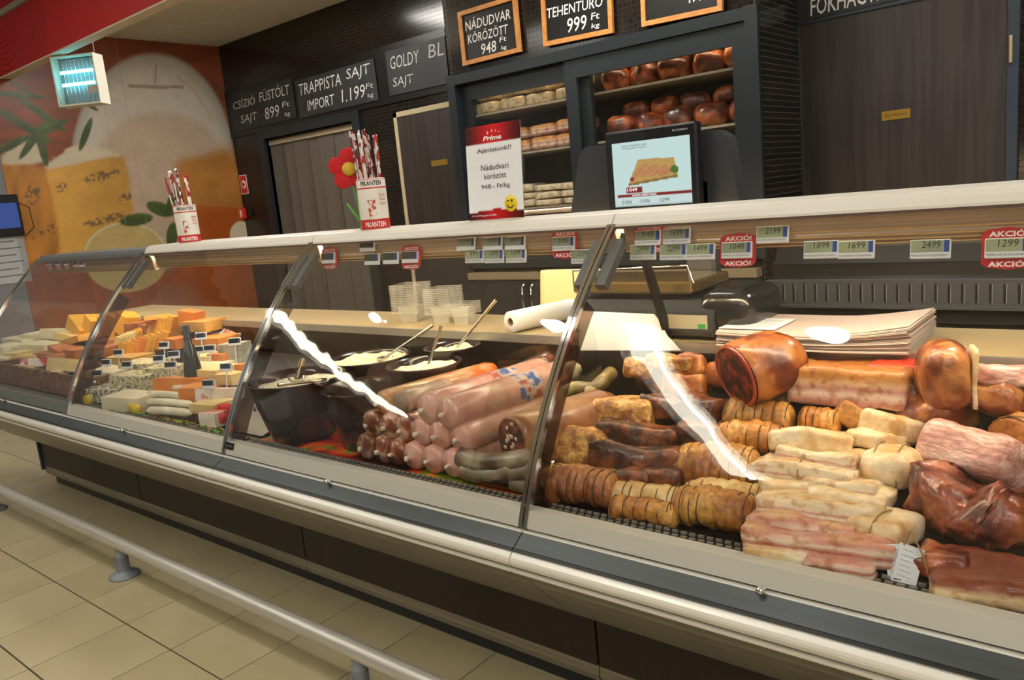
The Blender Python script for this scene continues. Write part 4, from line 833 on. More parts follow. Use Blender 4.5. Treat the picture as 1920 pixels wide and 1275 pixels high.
for ri, row in enumerate(rows):
    for k, (u, v) in enumerate(row):
        q = P(u, v, 1, .40); r = .0415
        z = .601 + r if ri == 0 else .601 + r * 2.62
        patt = k < 3
        log_thing((nm[k] + (' at the bottom by the glass plate' if ri == 0 else ' in the second layer')) if patt else ('pink sausage log with a knotted end in the bottom layer' if ri == 0 else 'pink sausage log with a knotted end in the middle layer'), P(u, v, 2, z).x if False else q.x, .392 + .02 * ri, z, r, .18 if patt else .40, LOGB if patt else LOGP, lab=patt)
z3 = .601 + .0395 * 4.35
q = P(713, 781, 1, .43); log_thing('long orange printed sausage log lying on top of the pile', q.x + .012, .43, z3, .038, .44, LOGO, yaw=-9)
q = P(752, 781, 1, .45); cl = log_thing('cut grey sausage log in clear film beside the orange log', q.x, .455, z3, .034, .2, mat('log_grey', '#a08672', .35, col2='#b89e88', scale=20, coat=.5), pinch=False, yaw=-4); MB().lathe([(.0001, -.0135), (.024, -.0125), (.030, -.004), (.031, .006)], 20, R=Matrix.Rotation(math.radians(-90), 3, 'X')).build('cut_end', mat('log_cut', '#8f7a68', .5, bump=.2, bscale=90), cl)
for u, v, y, lab in ((800, 790, .415, 'long pink sausage log on top with a coloured band'), (838, 793, .405, 'thick pink sausage log on top nearest the salami')):
    q = P(u, v, 1, y); t = log_thing(lab, q.x, y, z3 + .006, .046, .50, LOGP, yaw=-5)
    MB().lathe([(.0464, .24), (.0466, .25), (.0466, .33), (.0464, .34)], 20, R=Matrix.Rotation(math.radians(-90), 3, 'X')).build('band', mat('band_print', '#a8483c', .35, col2='#3c5c9a', col3='#d8b8a8', scale=26, contrast=.6), t)
for u, v, y, lab in ((905, 745, .62, 'whitish sausage stub with a string loop on top of the logs'),):
    q = P(u, v, 1, y); t = log_thing(lab, q.x, y, q.z, .032, .12, mat('mould_white', '#c8b4a0', .5, col2='#e6dccc', scale=22), yaw=-50, pinch=False)
    MB().tube([(.006 * math.sin(q_), -.01 - .02 * q_, .012 * math.sin(q_ * 1.0)) for q_ in np.linspace(0, 3.1, 9)], .0014, 4).build('string_loop', twine_l, t)
# big salami with cut face
q = P(955, 828, 1, .42); sal = thing('cut_salami', 'thick brown salami with a dark red mosaic cut face', 'sausage', T(q.x, .43, max(q.z, .70)) @ RZ(-14), None)
MB().lathe([(.0001, 0), (.058, 0), (.064, .006), (.066, .03), (.066, .30), (.05, .34), (.01, .35)], 26, R=Matrix.Rotation(math.radians(-90), 3, 'X')).build('casing', mat('salami_skin', '#8a5634', .35, col2='#b88a5c', scale=12, coat=.4), sal)
MB().lathe([(.0001, -.002), (.057, -.0015)], 26, R=Matrix.Rotation(math.radians(-90), 3, 'X')).build('cut_face', mat('salami_cut', '#3a0f0a', .4, col2='#8a3a2c', col3='#5e1a12', scale=55, contrast=.5, coat=.4, detail=1), sal)
rn = random.Random(4); fm = MB()
for k in range(16):
    a, rr = rn.uniform(0, 6.28), rn.uniform(.008, .05); fm.slab((.011, .002, .009), .001, .001, 80, k, (3, 1, 3)); 
    o = len(fm.v) - 0
    nv = [i for i in range(len(fm.v))][-(len(fm.v) // (k + 1)):]
    for i in nv: x, y, z = fm.v[i]; fm.v[i] = (x + rr * math.cos(a), y - .003, z + rr * math.sin(a))
fm.build('fat_cubes', mat('fat_cube', '#d8b8a0', .45), sal)
for lab, pts, r, m in (
    ('long grey brown sausage lying along the grille by the salami', [(858, 852), (900, 868), (950, 866), (1000, 860)], .028, grey_s),
    ('second grey sausage under the long one', [(865, 880), (895, 893), (935, 890), (968, 880)], .024, grey_s),
    ('dark blood sausage at the bottom of the grey sausages', [(905, 905), (930, 912), (965, 905)], .022, mat('blood_sausage', '#1a0f0c', .3, col2='#3a2620', scale=14, coat=.5)),
    ('short grey sausage against the chrome joint', [(955, 890), (985, 885), (1005, 880)], .022, grey_s),
    ('stubby pale grey sausage at the corner of the grille', [(960, 915), (985, 912), (1005, 908)], .022, grey_s)):
    ps = []
    for u, v in pts: q = P(u, v, 1, .40 + (v < 870) * .01); q.z = max(q.z, .602 + r); ps.append(q)
    tube_thing('grey_sausage', lab, ps, r, m, group='grey sausages by the joint')
for lab, u0, v0, u1, v1, m in (('dark red striped salami behind the plastic divider', 940, 712, 1040, 672, mat('salami_red', '#3a100c', .3, col2='#8a3428', scale=18, contrast=.3, coat=.5, stretch=(1, .3, 1))), ('grey printed salami beside the red one', 962, 722, 1090, 690, mat('salami_grey', '#6b5a48', .35, col2='#b5a58a', scale=22, contrast=.4, coat=.4))):
    a, b = HP(u0, v0), HP(u1, v1); tube_thing('back_salami', lab, [a, a.lerp(b, .5), b], .03, m, group='salami at the back of the bowls')
# bowls
bowl_m = mat('bowl_dark', '#1e0e09', .2, col2='#341a11', scale=3, coat=.2)
cream = mat('cream', '#e6d9b4', .5, col2='#f2ead0', scale=20, bump=.5, bscale=60)
curd = mat('curd', '#dccb9c', .6, col2='#f0e4c0', scale=40, bump=1.0, bscale=90)
steel_l = mat('ladle_steel', '#cfcabd', .18, .95)
def bowl(label, u, v, R, zr, fill, fz=.03, amp=.004):
    q = P(u, v, 2, zr); t = thing('bowl', label, 'bowl', T(q.x, q.y, .6), 'dark bowls of spread'); H = zr - .6
    MB().lathe([(R * .62, 0), (R * .66, .004), (R * .86, H * .55), (R * .97, H - .012), (R + .004, H - .004), (R + .005, H), (R - .001, H + .001), (R * .93, H - .02), (R * .80, H * .5), (R * .6, .02)], 40, capb=True).build('shell', bowl_m, t)
    vs = [(0, 0, 0)]; fs = []; nr, na = 9, 32; rf = R * .93
    for i in range(1, nr + 1):
        for j in range(na):
            a = 2 * math.pi * j / na; rr = rf * i / nr; x, y = rr * math.cos(a), rr * math.sin(a); vs.append((x, y, amp * 2.5 * noise.noise(Vector((x * 22, y * 22, R * 40))) + amp * noise.noise(Vector((x * 60, y * 60, 3))) + amp * 2 * (1 - (i / nr) ** 2)))
    fs = [(0, 1 + j, 1 + (j + 1) % na) for j in range(na)] + [(1 + (i - 1) * na + j, 1 + i * na + j, 1 + i * na + (j + 1) % na, 1 + (i - 1) * na + (j + 1) % na) for i in range(1, nr) for j in range(na)]
    MB().add(vs, fs, True).build('spread', fill, t, T(0, 0, H - fz)); return t, q
def ladle(label, q, zb, tip, top, w=.02):
    t = thing('ladle', label, 'ladle', T(q[0], q[1], zb)); a = Vector(tip); b = Vector(top)
    MB().tube([a, a.lerp(b, .5), b], [.005, .0045, .006], 8).build('handle', steel_l, t)
    d = (b - a).normalized(); MB().box((a.lerp(b, .8)), (w, .004, (b - a).length * .38), d.to_track_quat('Z', 'Y').to_matrix()).build('grip', mat('grip_tan', '#b3935a', .35, .4), t)
    MB().lathe([(.001, -.018), (.02, -.014), (.03, 0), (.029, .002), (.018, -.011), (.0008, -.015)], 18).build('scoop', steel_l, t, T(a + Vector((0, 0, .0)))); return t
b1, q1 = bowl('dark bowl of white cream nearest the cheese section', 556, 706, .16, .805, cream)
b2, q2 = bowl('dark bowl of crumbled curd behind the cream bowl', 690, 668, .155, .805, curd, .022, .008)
b3, q3 = bowl('dark bowl of smooth white spread with a ladle standing in it', 795, 680, .118, .83, cream, .022, .005)
b4, q4 = bowl('dark bowl of crumbled curd at the back of the section', 848, 648, .095, .845, curd, .02, .007)
b5, q5 = bowl('nearly empty dark bowl between the cream and the sausage logs', 680, 723, .128, .79, mat('dark_spread', '#241410', .3), .07, .002)
ladle('flat steel ladle lying across the empty bowl', (q1.x + .13, q1.y - .05), .82, (.03, .03, -.012), (.02, -.12, .01))
ladle('long handled scoop leaning in the curd bowl', (q2.x + .07, q2.y + .02), .80, (0, 0, 0), (.14, .12, .10))
ladle('steel ladle standing upright in the smooth spread', (q3.x + .0, q3.y + .0), .79, (0, 0, 0), (.035, .06, .15))
ladle('long steel spoon leaning in the back curd bowl', (q4.x, q4.y), .82, (0, 0, 0), (.14, .09, .17))
ladle('short steel ladle hooked on the cream bowl rim', (q1.x, q1.y), .80, (0, 0, 0), (-.04, .06, .05))
# acrylic dividers across the section
acr = glass_mat('acrylic', (.93, .96, .94), 1.45)
for x, ye, lab in ((1.895, .50, 'clear acrylic divider between the bowls and the sausage logs'), (2.37, .86, 'clear acrylic divider between the logs and the salami')):
    pl = [(y + .02, z) for y, z in SP if .63 < z < .93] + [(ye, .955), (ye + .02, .93), (ye + .05, .80), (ye + .06, .61)]
    o = MB().prism(pl + [(.32, .61)], x, x + .004).build('acrylic_divider', acr); tag(o, lab, 'divider')
# ================================================================== cheese sections
C_Y = mat('cheese_yellow', '#d2941a', .42, col2='#dda52e', scale=6, contrast=.8, rnd=.08); C_P = mat('cheese_pale', '#d3b873', .45, col2='#dfc98c', scale=6, rnd=.06)
C_W = mat('cheese_white', '#d6cba8', .5, col2='#e2d9ba', scale=8, rnd=.05); C_O = mat('cheese_orange', '#d0761e', .42, col2='#e08e34', scale=6, rnd=.06)
C_S = mat('cheese_smoked', '#8a4a1c', .42, col2='#a8642c', scale=9, rnd=.1); C_B = mat('cheese_blue', '#5f6450', .5, col2='#d8cca6', col3='#cfc298', scale=60, contrast=.8, bump=.1)
C_H = mat('cheese_herb', '#5d5a44', .6, col2='#d8d2ba', scale=60, contrast=.3, bump=.3); C_G = mat('cheese_rind', '#8f8a78', .6, col2='#b9b29a', scale=22)
C_K = mat('pack_print', '#e8d8c8', .3, col2='#c8402c', col3='#efe6d8', scale=7, contrast=.4, coat=.5); C_T = mat('cheese_tan', '#b98a3c', .45, col2='#cfa050', scale=8)
def cheese(lab, u, v, w, h, m, yaw=0, lean=0, D=None, group='cheeses in the cheese section', name='cheese_block', r=.003, amp=.0022, roll=0, taper=0., back=None):
    mx, mz = mpp(u, v); L = w * mx; H = h * mz * 1.05; L *= .97; D = D or min(max(L * .8, .05), .13)
    p = HP(u, v); p = P(u, v, 1, .90) if p.y > .90 else p; p = p + (p - CAM_C).normalized() * (D * .3 if back is None else back); p.z = max(p.z, .604 + H * .48)
    o = MB().slab((L, D, H), r, amp, 22, seed(), (4, 3, 3), 0, taper).build(name, m); o.data.polygons.foreach_set('use_smooth', [False] * len(o.data.polygons)); o.matrix_world = T(p) @ RZ(yaw) @ RX(lean) @ RY(roll)
    return tag(o, lab, 'cheese', group)
c6 = lambda x, y: (130 + x * .204, 560 + y * .204); S6 = .204
for lab, x, y, w, h, m, yaw, lean, roll in (
    ('tall yellow cheese slab leaning behind the chrome joint', 370, 275, 90, 190, C_Y, 0, -8, 14), ('second tall yellow slab leaning on the first', 450, 255, 90, 190, C_Y, 0, -8, 14), ('third tall yellow slab in the leaning row', 540, 235, 90, 180, C_Y, 0, -8, 16),
    ('flat brown smoked cheese bar by the chrome joint', 370, 400, 200, 60, C_S, 0, 0, -4), ('brown smoked cheese block under the flat bar', 345, 465, 190, 90, C_S, 0, 0, 0),
    ('brown smoked cheese wedge at the back', 640, 255, 100, 80, C_S, 10, 0, 0), ('dark smoked cheese piece by the back wall', 745, 262, 100, 60, C_S, -10, 0, 0), ('thin yellow cheese stick pointing back', 830, 205, 150, 40, C_Y, -30, 0, -20),
    ('upright orange cheese wedge with red logo', 1125, 180, 90, 130, C_O, 25, 0, 10), ('tan cheese block under the orange wedge', 1240, 240, 170, 90, C_T, 10, 0, 0), ('yellow half wheel behind the tan block', 1000, 400, 110, 90, C_O, 0, 0, 0),
    ('orange cheddar block beside the trays', 1350, 415, 190, 140, C_O, 12, 0, 0), ('orange cheddar end under the block', 1410, 535, 120, 80, C_O, 12, 0, 0), ('pale wrapped wedge under the cheddar', 1280, 545, 160, 80, C_P, 10, 0, 0),
    ('grey rinded cheese block by the second joint', 1525, 500, 140, 190, C_G, 15, 0, 0), ('large pale yellow wedge beside the bottle', 1330, 700, 220, 150, C_P, 12, 0, 0), ('pale wedge end near the joint', 1480, 730, 130, 100, C_P, 12, 0, 0), ('clear wrapped cheese behind the large wedge', 1300, 610, 230, 60, C_W, 10, 0, 0),
    ('white cheese cube under a black price tag', 400, 725, 210, 165, C_W, 8, 0, 0), ('speckled cream cheese block with a brown top', 650, 765, 230, 165, C_B, 16, 0, 0), ('seed coated dark cheese wedge at the front', 385, 865, 220, 120, C_H, 10, 0, 0), ('white wrapped soft cheese at the grille', 590, 945, 260, 140, C_W, 12, 0, 0), ('pale cheese piece by the first joint', 240, 800, 90, 150, C_P, 0, 0, 0),
    ('blue veined cheese block behind the speckled one', 705, 640, 200, 140, C_B, 16, 0, 0), ('blue veined cheese block beside the bottle', 900, 690, 170, 150, C_B, 16, 0, 0), ('flat brown cheese under the small price tags', 565, 545, 190, 60, C_T, 10, 0, 0), ('small white cheese wedge in the shade of the tags', 480, 560, 110, 70, C_P, 10, 0, 0),
    ('orange wrapped salmon coloured cheese pack behind the white rolls', 1080, 790, 300, 130, C_O, 14, -10, 0), ('orange wrapped pack upright beside the white rolls', 1190, 890, 150, 190, C_O, 20, 0, 0),
    ('printed white cheese pack near the second joint', 1385, 875, 200, 110, C_K, 12, -10, 0), ('pale cheese brick under the printed pack', 1320, 985, 190, 90, C_P, 12, 0, 0), ('printed red and white pack at the grille', 1330, 1100, 120, 130, C_K, 10, 0, 0),
    ('yellow cheese cut at the very back', 930, 195, 90, 60, C_Y, 0, 0, 0), ('orange cheese slice beside the grey rind', 1600, 640, 60, 90, C_O, 0, 0, 0)):
    u, v = c6(x, y); cheese(lab, u, v, w * S6, h * S6, m, yaw, lean, roll=roll)
for k in range(15):
    u, v = c6(500 + k * 34, 420 - k * 13.5); cheese('pale yellow cheese slice leaning in the long upper fan of slices', u, v, 34 * S6, 135 * S6, C_P if k < 5 else C_Y, 24, -10, D=.10, roll=16, group='upper fan of cheese slices')
for k in range(8):
    u, v = c6(560 + k * 52, 490 - k * 16); cheese('thick swiss cheese slice leaning in the lower fan of slices', u, v, 54 * S6, 150 * S6, C_O if k in (2, 3) else C_Y, 24, -14, D=.11, roll=18, group='lower fan of swiss slices')
for k, (x, y, w) in enumerate(((985, 825, 360), (905, 893, 400), (930, 965, 420), (920, 1042, 400))):
    u, v = c6(x, y); a = HP(*c6(x - w / 2, y - 14)); b = HP(*c6(x + w / 2, y + 14)); m_ = a.lerp(b, .5) + Vector((0, 0, .004))
    for q in (a, b, m_): q.z = max(q.z, .625 + (3 - k) * .0)
    tube_thing('cheese_roll', ['topmost', 'second', 'third', 'bottom'][k] + ' white cheese roll of the stack before the bottle', [a, m_, b], .0165, mat('roll_white', '#d9cfae', .35, col2='#e9e2c8', scale=12, coat=.4), cat='cheese', group='stack of white cheese rolls')
c7 = lambda x, y: (x * .157, 560 + y * .157); S7 = .157
for lab, x, y, w, h, m, yaw, lean, roll in (
    ('large white round cheese standing at the far end', 80, 650, 150, 200, C_W, 10, 0, 0), ('pale wheel of cheese at the back of the basket', 280, 505, 260, 90, C_W, 0, 0, 0), ('white cheese block on top of the pile', 530, 455, 210, 110, C_W, 15, 0, 0), ('white cheese block with a sloping top', 740, 425, 180, 110, C_W, 20, -8, 6), ('small white cheese between the wheel and the block', 370, 465, 100, 70, C_W, 0, 0, 0), ('pale sloping cheese piece beside the yellow slabs', 830, 455, 120, 80, C_P, 20, -8, 10),
    ('white cheese half in the middle row', 330, 590, 200, 90, C_W, 10, 0, 0), ('white cheese brick in the middle row', 520, 575, 240, 100, C_W, 8, 0, 0), ('pale cheese cube above the basket rim', 255, 690, 120, 120, C_P, 10, 0, 0), ('white cheese cube beside the round one', 130, 735, 120, 110, C_W, 5, 0, 0), ('pale green cheese wedge on the basket rim', 370, 720, 130, 110, C_P, 30, 0, 0),
    ('sloping yellow slab at the end of the basket', 1005, 365, 170, 190, C_Y, 0, -8, 30), ('sloping yellow slab against the chrome joint', 1110, 330, 90, 220, C_Y, 0, -8, 24), ('flat yellow slab under the sloping ones', 950, 490, 290, 80, C_Y, 0, 0, -10),
    ('thick brown smoked cheese bar on top', 790, 600, 230, 70, C_S, -8, 0, 4), ('thin brown smoked cheese bar', 690, 655, 270, 45, C_S, 6, 0, 0), ('brown smoked cheese block under the bars', 730, 720, 150, 110, C_S, 20, 0, 0), ('brown smoked cheese block by the joint', 930, 660, 120, 130, C_S, 0, 0, 0),
    ('white pack with a red band in the basket', 520, 775, 180, 100, C_K, 20, -20, 0), ('clear pack with a white label in the basket', 820, 800, 180, 150, C_P, 10, -20, 0), ('small red wrapped cheese on the basket rim', 665, 880, 110, 50, C_K, 0, 0, 0), ('pale pack edge at the basket rim', 370, 825, 150, 80, C_W, 10, -10, 0)):
    u, v = c7(x, y); cheese(lab, u, v, w * S7, h * S7, m, yaw, lean, roll=roll, group='cheeses in the basket section')
# white trays of sliced meat
for k, (x, y) in enumerate(((1345, 300), (1430, 275), (1530, 290))):
    u, v = c6(x, y); p = HP(u, v); t = thing('meat_tray', ['white plastic tray of pink meat behind the cheddar', 'white plastic tray in the middle of three trays', 'white plastic tray nearest the second joint'][k], 'tray', T(p) @ RZ(20) @ RX(24), 'white meat trays')
    MB().bbox((-.06, -.045, -.012), (.06, .045, -.009)).bbox((-.063, -.048, -.012), (-.06, .048, .012)).bbox((.06, -.048, -.012), (.063, .048, .012)).bbox((-.06, -.048, -.012), (.06, -.045, .012)).bbox((-.06, .045, -.012), (.06, .048, .012)).build('tray', mat('tray_white', '#e6e2da', .4), t)
    MB().slab((.11, .08, .018), .008, .004, 30, 50 + k, (7, 5, 3)).build('meat', mat('tray_meat', '#a8604c', .4, col2='#d09a88', scale=30, coat=.4), t)
# wine bottle
u, v = c6(1150, 740); bp_ = HP(u, v, k=.3); zt = P(*c6(1075, 250), 1, bp_.y).z; bh = max(zt - .62, .25); bt = thing('wine_bottle', 'dark green wine bottle with black foil standing among the cheeses', 'bottle', T(bp_.x, bp_.y, zt - bh))
MB().lathe([(.0001, .004), (.035, 0), (.039, .004), (.039, .08), (.036, .13), (.029, .18), (.021, .23), (.0155, bh - .08), (.014, bh - .03), (.014, bh)], 24, capt=True).build('glass', mat('bottle_green', '#20270a', .12, spec=.5), bt)
MB().lathe([(.0142, bh - .085), (.0148, bh - .08), (.0148, bh + .001), (.001, bh + .0015)], 20).build('foil', black, bt)
# decorative peppers and leaf garnish
pep = lambda lab, u, v, m: slab_thing('decor_pepper', lab, 'pepper', u, v, 16, 20, m, D=.035, r=.016, amp=.004)
pep('yellow decorative pepper on the grille by the first joint', *c6(165, 925), mat('pepper_yellow', '#d8b818', .3, coat=.5)); pep('red decorative pepper lying at the front of the cheeses', *c6(410, 960), mat('pepper_red', '#d83a18', .3, coat=.5))
pep('small yellow decorative pepper before the white rolls', *c6(600, 1005), MATS['pepper_yellow']); pep('red plastic flower petal at the second joint', *c6(1380, 1090), mat('petal_red', '#c8141c', .5)); pep('red plastic flower petal above the other one', *c6(1425, 1010), MATS['petal_red'])
lf = MB(); rn = random.Random(9)
for k in range(150):
    u, v = c6(rn.uniform(620, 1430), 0); t_ = (u - 255) / 170; p = P(u, 772 + t_ * 38 + rn.uniform(-4, 4), 2, .612 + rn.uniform(0, .01)); a = rn.uniform(0, 6.28); s = rn.uniform(.008, .016); el = rn.uniform(-.4, .4)
    d1 = Vector((math.cos(a), math.sin(a), el)); d2 = Vector((-math.sin(a), math.cos(a), rn.uniform(-.3, .6)))
    lf.add([p - d1 * s, p + d2 * s * .5, p + d1 * s, p - d2 * s * .5 + Vector((0, 0, .004))], [(0, 1, 2), (0, 2, 3)])
tag(lf.build('leaf_garnish', mat('leaf', '#5a9a1e', .5, col2='#d8a020', scale=30, contrast=.3, rnd=.2)), 'green and yellow leaf garnish scattered along the cheese grille', 'garnish', kind='stuff')
# wicker basket
bx0, bx1, by0, by1, bz0, bz1 = -1.17, .0, .395, .60, .603, .70
bs = thing('wicker_basket', 'long brown wicker basket along the front of the far section', 'basket', T(-.58, .5, .603)); wick = mat('wicker', '#5a3013', .5, col2='#93602c', scale=30, contrast=.9); wv = MB()
def wallpts(n):
    out = []
    for a, b in (((bx0, by0), (bx1, by0)), ((bx1, by0), (bx1, by1)), ((bx1, by1), (bx0, by1)), ((bx0, by1), (bx0, by0))):
        L = math.hypot(b[0] - a[0], b[1] - a[1]); m = max(2, int(L / .016))
        nx, ny = (b[1] - a[1]) / L, -(b[0] - a[0]) / L
        for i in range(m): t = i / m; out.append((a[0] + (b[0] - a[0]) * t, a[1] + (b[1] - a[1]) * t, nx, ny))
    return out
wp = wallpts(0)
for r_ in range(11):
    z = .006 + r_ * .0088; pts = []
    for i, (x, y, nx, ny) in enumerate(wp): s = .004 * (1 if (i + r_) % 2 else -1); pts.append((x + .58 + nx * s, y - .5 + ny * s, z))
    wv.tube(pts + pts[:1], .0042, 5, cap=False)
w_o = wv.build('weave', wick, bs); st = MB()
for i, (x, y, nx, ny) in enumerate(wp):
    if i % 2 == 0: st.tube([(x + .58, y - .5, 0), (x + .58, y - .5, .102)], .003, 4)
st.build('stakes', wick, bs); rm = MB(); rp_ = [(x + .58 + .004 * math.sin(i), y - .5 + .004 * math.cos(i), .104) for i, (x, y, nx, ny) in enumerate(wp)]; rm.tube(rp_ + rp_[:1], .007, 6, cap=False); rm.build('rim', wick, bs)
MB().bbox((bx0 + .58, by0 - .5, 0), (bx1 + .58, by1 - .5, .006)).build('bottom', wick, bs)
TAGL = ['over the white cheese cube', 'over the speckled cream cheese block', 'before the brown smoked cheese', 'behind the blue veined cheese', 'in front of the blue veined cheese by the bottle', 'beside the bottle neck shoulder', 'among the swiss cheese slabs', 'right beside the bottle by the cheddar', 'before the orange cheddar block', 'with a pale face under the orange wedge', 'tilted between the bottle and the trays', 'on the grey rinded cheese', 'on the large pale wedge by the second joint', 'on the orange pack beside the white rolls', 'low by the first chrome joint']
# small black price tags standing among the cheeses
esl_b = mat('esl_black', '#15191f', .25, spec=.6); esl_w = mat('esl_white', '#d8dce0', .4); esl_bl = mat('esl_blue', '#2c4a7c', .4); acw = mat('tag_stick', '#d8d8d4', .3)
for k, (x, y) in enumerate(((340, 590), (530, 610), (450, 500), (820, 555), (930, 615), (960, 515), (870, 430), (1190, 470), (1290, 460), (1160, 270), (1210, 345), (1520, 395), (1440, 630), (1280, 785), (255, 690))):
    u, v = c6(x, y); p = HP(u, v, z0=.70) ; t = thing('cheese_tag', 'stick price tag ' + TAGL[k], 'price tag', T(p) @ RZ(28 + (k * 37 % 17) - 8) @ RX(-12), 'stick price tags among the cheeses')
    MB().bevbox((0, 0, 0), (.056, .008, .034), .002).build('case', esl_w, t); MB().bbox((-.025, -.0045, -.006), (.02, -.0041, .014)).build('display', esl_b, t); MB().bbox((.021, -.0045, -.006), (.026, -.0041, .014)).build('blue_edge', esl_bl, t)
    MB().tube([(0, .003, -.016), (0, .003, -.10)], .0028, 6).build('stick', acw, t); MB().lathe([(.018, -.104), (.018, -.1), (.004, -.096)], 14, (0, .003, 0), capb=True).build('foot', acw, t)
# ================================================================== labels on the price rail
akc = mat('sale_red', '#c4202a', .4); white_t = mat('sale_white', '#f2eeea', .4); lcd = mat('lcd', '#8f9a84', .3, col2='#a4ad86', scale=6); lcd_d = mat('lcd_dark', '#3f4438', .3); ink = mat('lcd_ink', '#1c2018', .5); lblw = mat('label_strip', '#e4e6e8', .45)
def esl(u, v, price=None, name=None, sale=False, w=.068, label=None, dark=False, y=.7345):
    p = P(u, v, 1, y); t = thing('price_label', label, 'price label', frame(p, (1, 0, 0), (0, .16, .987)), 'electronic labels on the price rail'); h = w * .52
    MB().bevbox((0, 0, -.002), (w, h, .008), .0015).build('case', lblw, t)
    MB().bbox((-w * .47, -h * .16, .002), (w * .33, h * .45, .0026)).build('display', lcd_d if dark else lcd, t); MB().bbox((w * .34, -h * .16, .002), (w * .47, h * .45, .0026)).build('blue_edge', mat('esl_blue2', '#2a4e94', .35), t)
    if price: text('price', price, ink, t, -w * .20, h * .06, w=w * .46, h=h * .36, z=.003, shear=.1)
    if name: text('product_name', name, mat('name_ink', '#3a3c40', .5), t, -w * .46, -h * .38, w=w * .9, h=h * .14, z=.0026)
    if sale:
        W, H = w * 1.18, w * 1.05; pl = [(-W / 2, -H * .36), (-W * .40, -H * .46), (0, -H * .52), (W * .40, -H * .46), (W / 2, -H * .36), (W / 2, H * .36), (W * .40, H * .46), (0, H * .52), (-W * .40, H * .46), (-W / 2, H * .36)]
        f = MB().prism(pl, -.0085, -.0062, 2).build('sale_frame', akc, t)
        for yy in (H * .285, -H * .46): text('sale_text', 'AKCIÓ!', white_t, f, -W * .36, yy, w=W * .74, h=H * .17, z=-.0058, bold=.03)
    return t
for k, u in enumerate((92, 108, 124)): esl(u, 493, None, None, True, .06, ['red sale label at the end of the far section rail', 'red sale label in the middle of three on the far rail', 'red sale label nearest the plain ones on the far rail'][k], True, y=.728)
for k, u in enumerate((142, 153)): esl(u, 495, None, None, False, .055, ['plain black label beside the far sale labels', 'plain black label last on the far rail'][k], True, y=.728)
for u, v, pr_, nm_, sale, dark, lab in (
    (615, 484, None, None, True, True, 'red sale label beside the hinge over the cream bowl'), (688, 461, None, None, False, True, 'dark label clipped high next to a clear holder'), (697, 486, None, None, False, True, 'dark label low on the rail left of the second sale label'), (732, 484, None, None, False, True, 'dark label touching the second sale label'), (768, 482, None, None, True, True, 'red sale label over the curd bowl'),
    (873, 458, '1199', None, False, False, 'upper grey label first of three over the spread bowls'), (923, 457, '1199', None, False, False, 'upper grey label second of three over the spread bowls'), (965, 456, '899', None, False, False, 'upper grey label third of three over the spread bowls'), (889, 481, '999', 'PFALZI MELAS', False, False, 'lower label first of three over the spread bowls'), (926, 481, '1499', 'PICK KOLBASZ', False, False, 'lower label second of three over the spread bowls'), (967, 480, '1699', 'PICK HAGYOM KOLBASZ', False, False, 'lower label third of three over the spread bowls'),
    (1056, 457, '598', 'NOVA FUSTOLT KOLBASZ', True, False, 'red sale label reading 598 near the wide hinge'), (1092, 481, '2199', 'PALFI KOLBASZ', False, False, 'label reading 2199 partly behind the wide hinge'),
    (1214, 446, '948', 'NOVA PORC DISZNOSAJT', True, False, 'red sale label reading 948 over the rib pile'), (1268, 443, '1699', 'NOVA CSEK SZALONNA', False, False, 'upper label reading 1699 next to the 948 sale label'), (1205, 473, '2499', 'NOVA SULT CSASZAR', False, False, 'label reading 2499 under the 948 sale label'), (1262, 473, '2299', 'NOVA SULT PORC FORGACS', False, False, 'label reading 2299 over the rib pile'), (1313, 472, '1499', 'NOVA DISZNOSAJT', False, False, 'label reading 1499 beside the 1048 sale label'),
    (1381, 469, '1048', 'NOVA SULT KENYERSZALO', True, False, 'red sale label reading 1048 over the large ham'), (1448, 440, '2199', 'PALFI DISZNOSAJT', False, False, 'upper label reading 2199 alone on the rail edge'), (1539, 468, '1899', 'HEGEDŰS FÜST.PAR.LAPOCKA', False, False, 'label reading 1899 over the wrapping paper'), (1605, 468, '1699', 'NOVA.ERD.FÜ-FŐ.SZALONNA', False, False, 'label reading 1699 over the wrapping paper'), (1744, 467, '2499', 'NOVA.FÜST.KOLOZSV.SZALO', False, False, 'label reading 2499 alone over the hams'), (1888, 465, '1299', 'TEMESVÁRI FS.SZÍV SONKA', True, False, 'large red sale label reading 1299 over the hams')):
    esl(u, v, pr_, nm_, sale, .074, lab, dark)
# ================================================================== things standing on the top rail
ZT = 1.2608
def ctext(name, s, m, parent, R, ang, z, w, h, shear=0., bold=0.):
    """lettering wrapped round a cylinder of radius R about the parent's z axis, centred at angle ang (deg)"""
    me = text_mesh(s, shear, bold).copy(); co = np.zeros(len(me.vertices) * 3); me.vertices.foreach_get('co', co); co = co.reshape(-1, 3)
    a = math.radians(ang) + (co[:, 0] - .5) * w / R; out = np.stack([R * np.cos(a), R * np.sin(a), z + co[:, 1] * h], 1); me.vertices.foreach_set('co', out.ravel()); me.update(); me.materials.clear(); me.materials.append(m)
    return link(name, me, None, parent)
tin_w = mat('tin_white', '#e2dcd0', .35); tin_r = mat('tin_red', '#c22a22', .35); tin_k = mat('tin_black', '#221a18', .4)
stick_a = mat('stick_wrap_red', '#b02024', .22, col2='#e6ddd4', scale=1.0, contrast=.05, coat=.6, stretch=(60, 60, 26)); stick_b = mat('stick_wrap_brown', '#6a1c1c', .22, col2='#d8ccc8', scale=1.0, contrast=.05, coat=.6, stretch=(50, 50, 40))
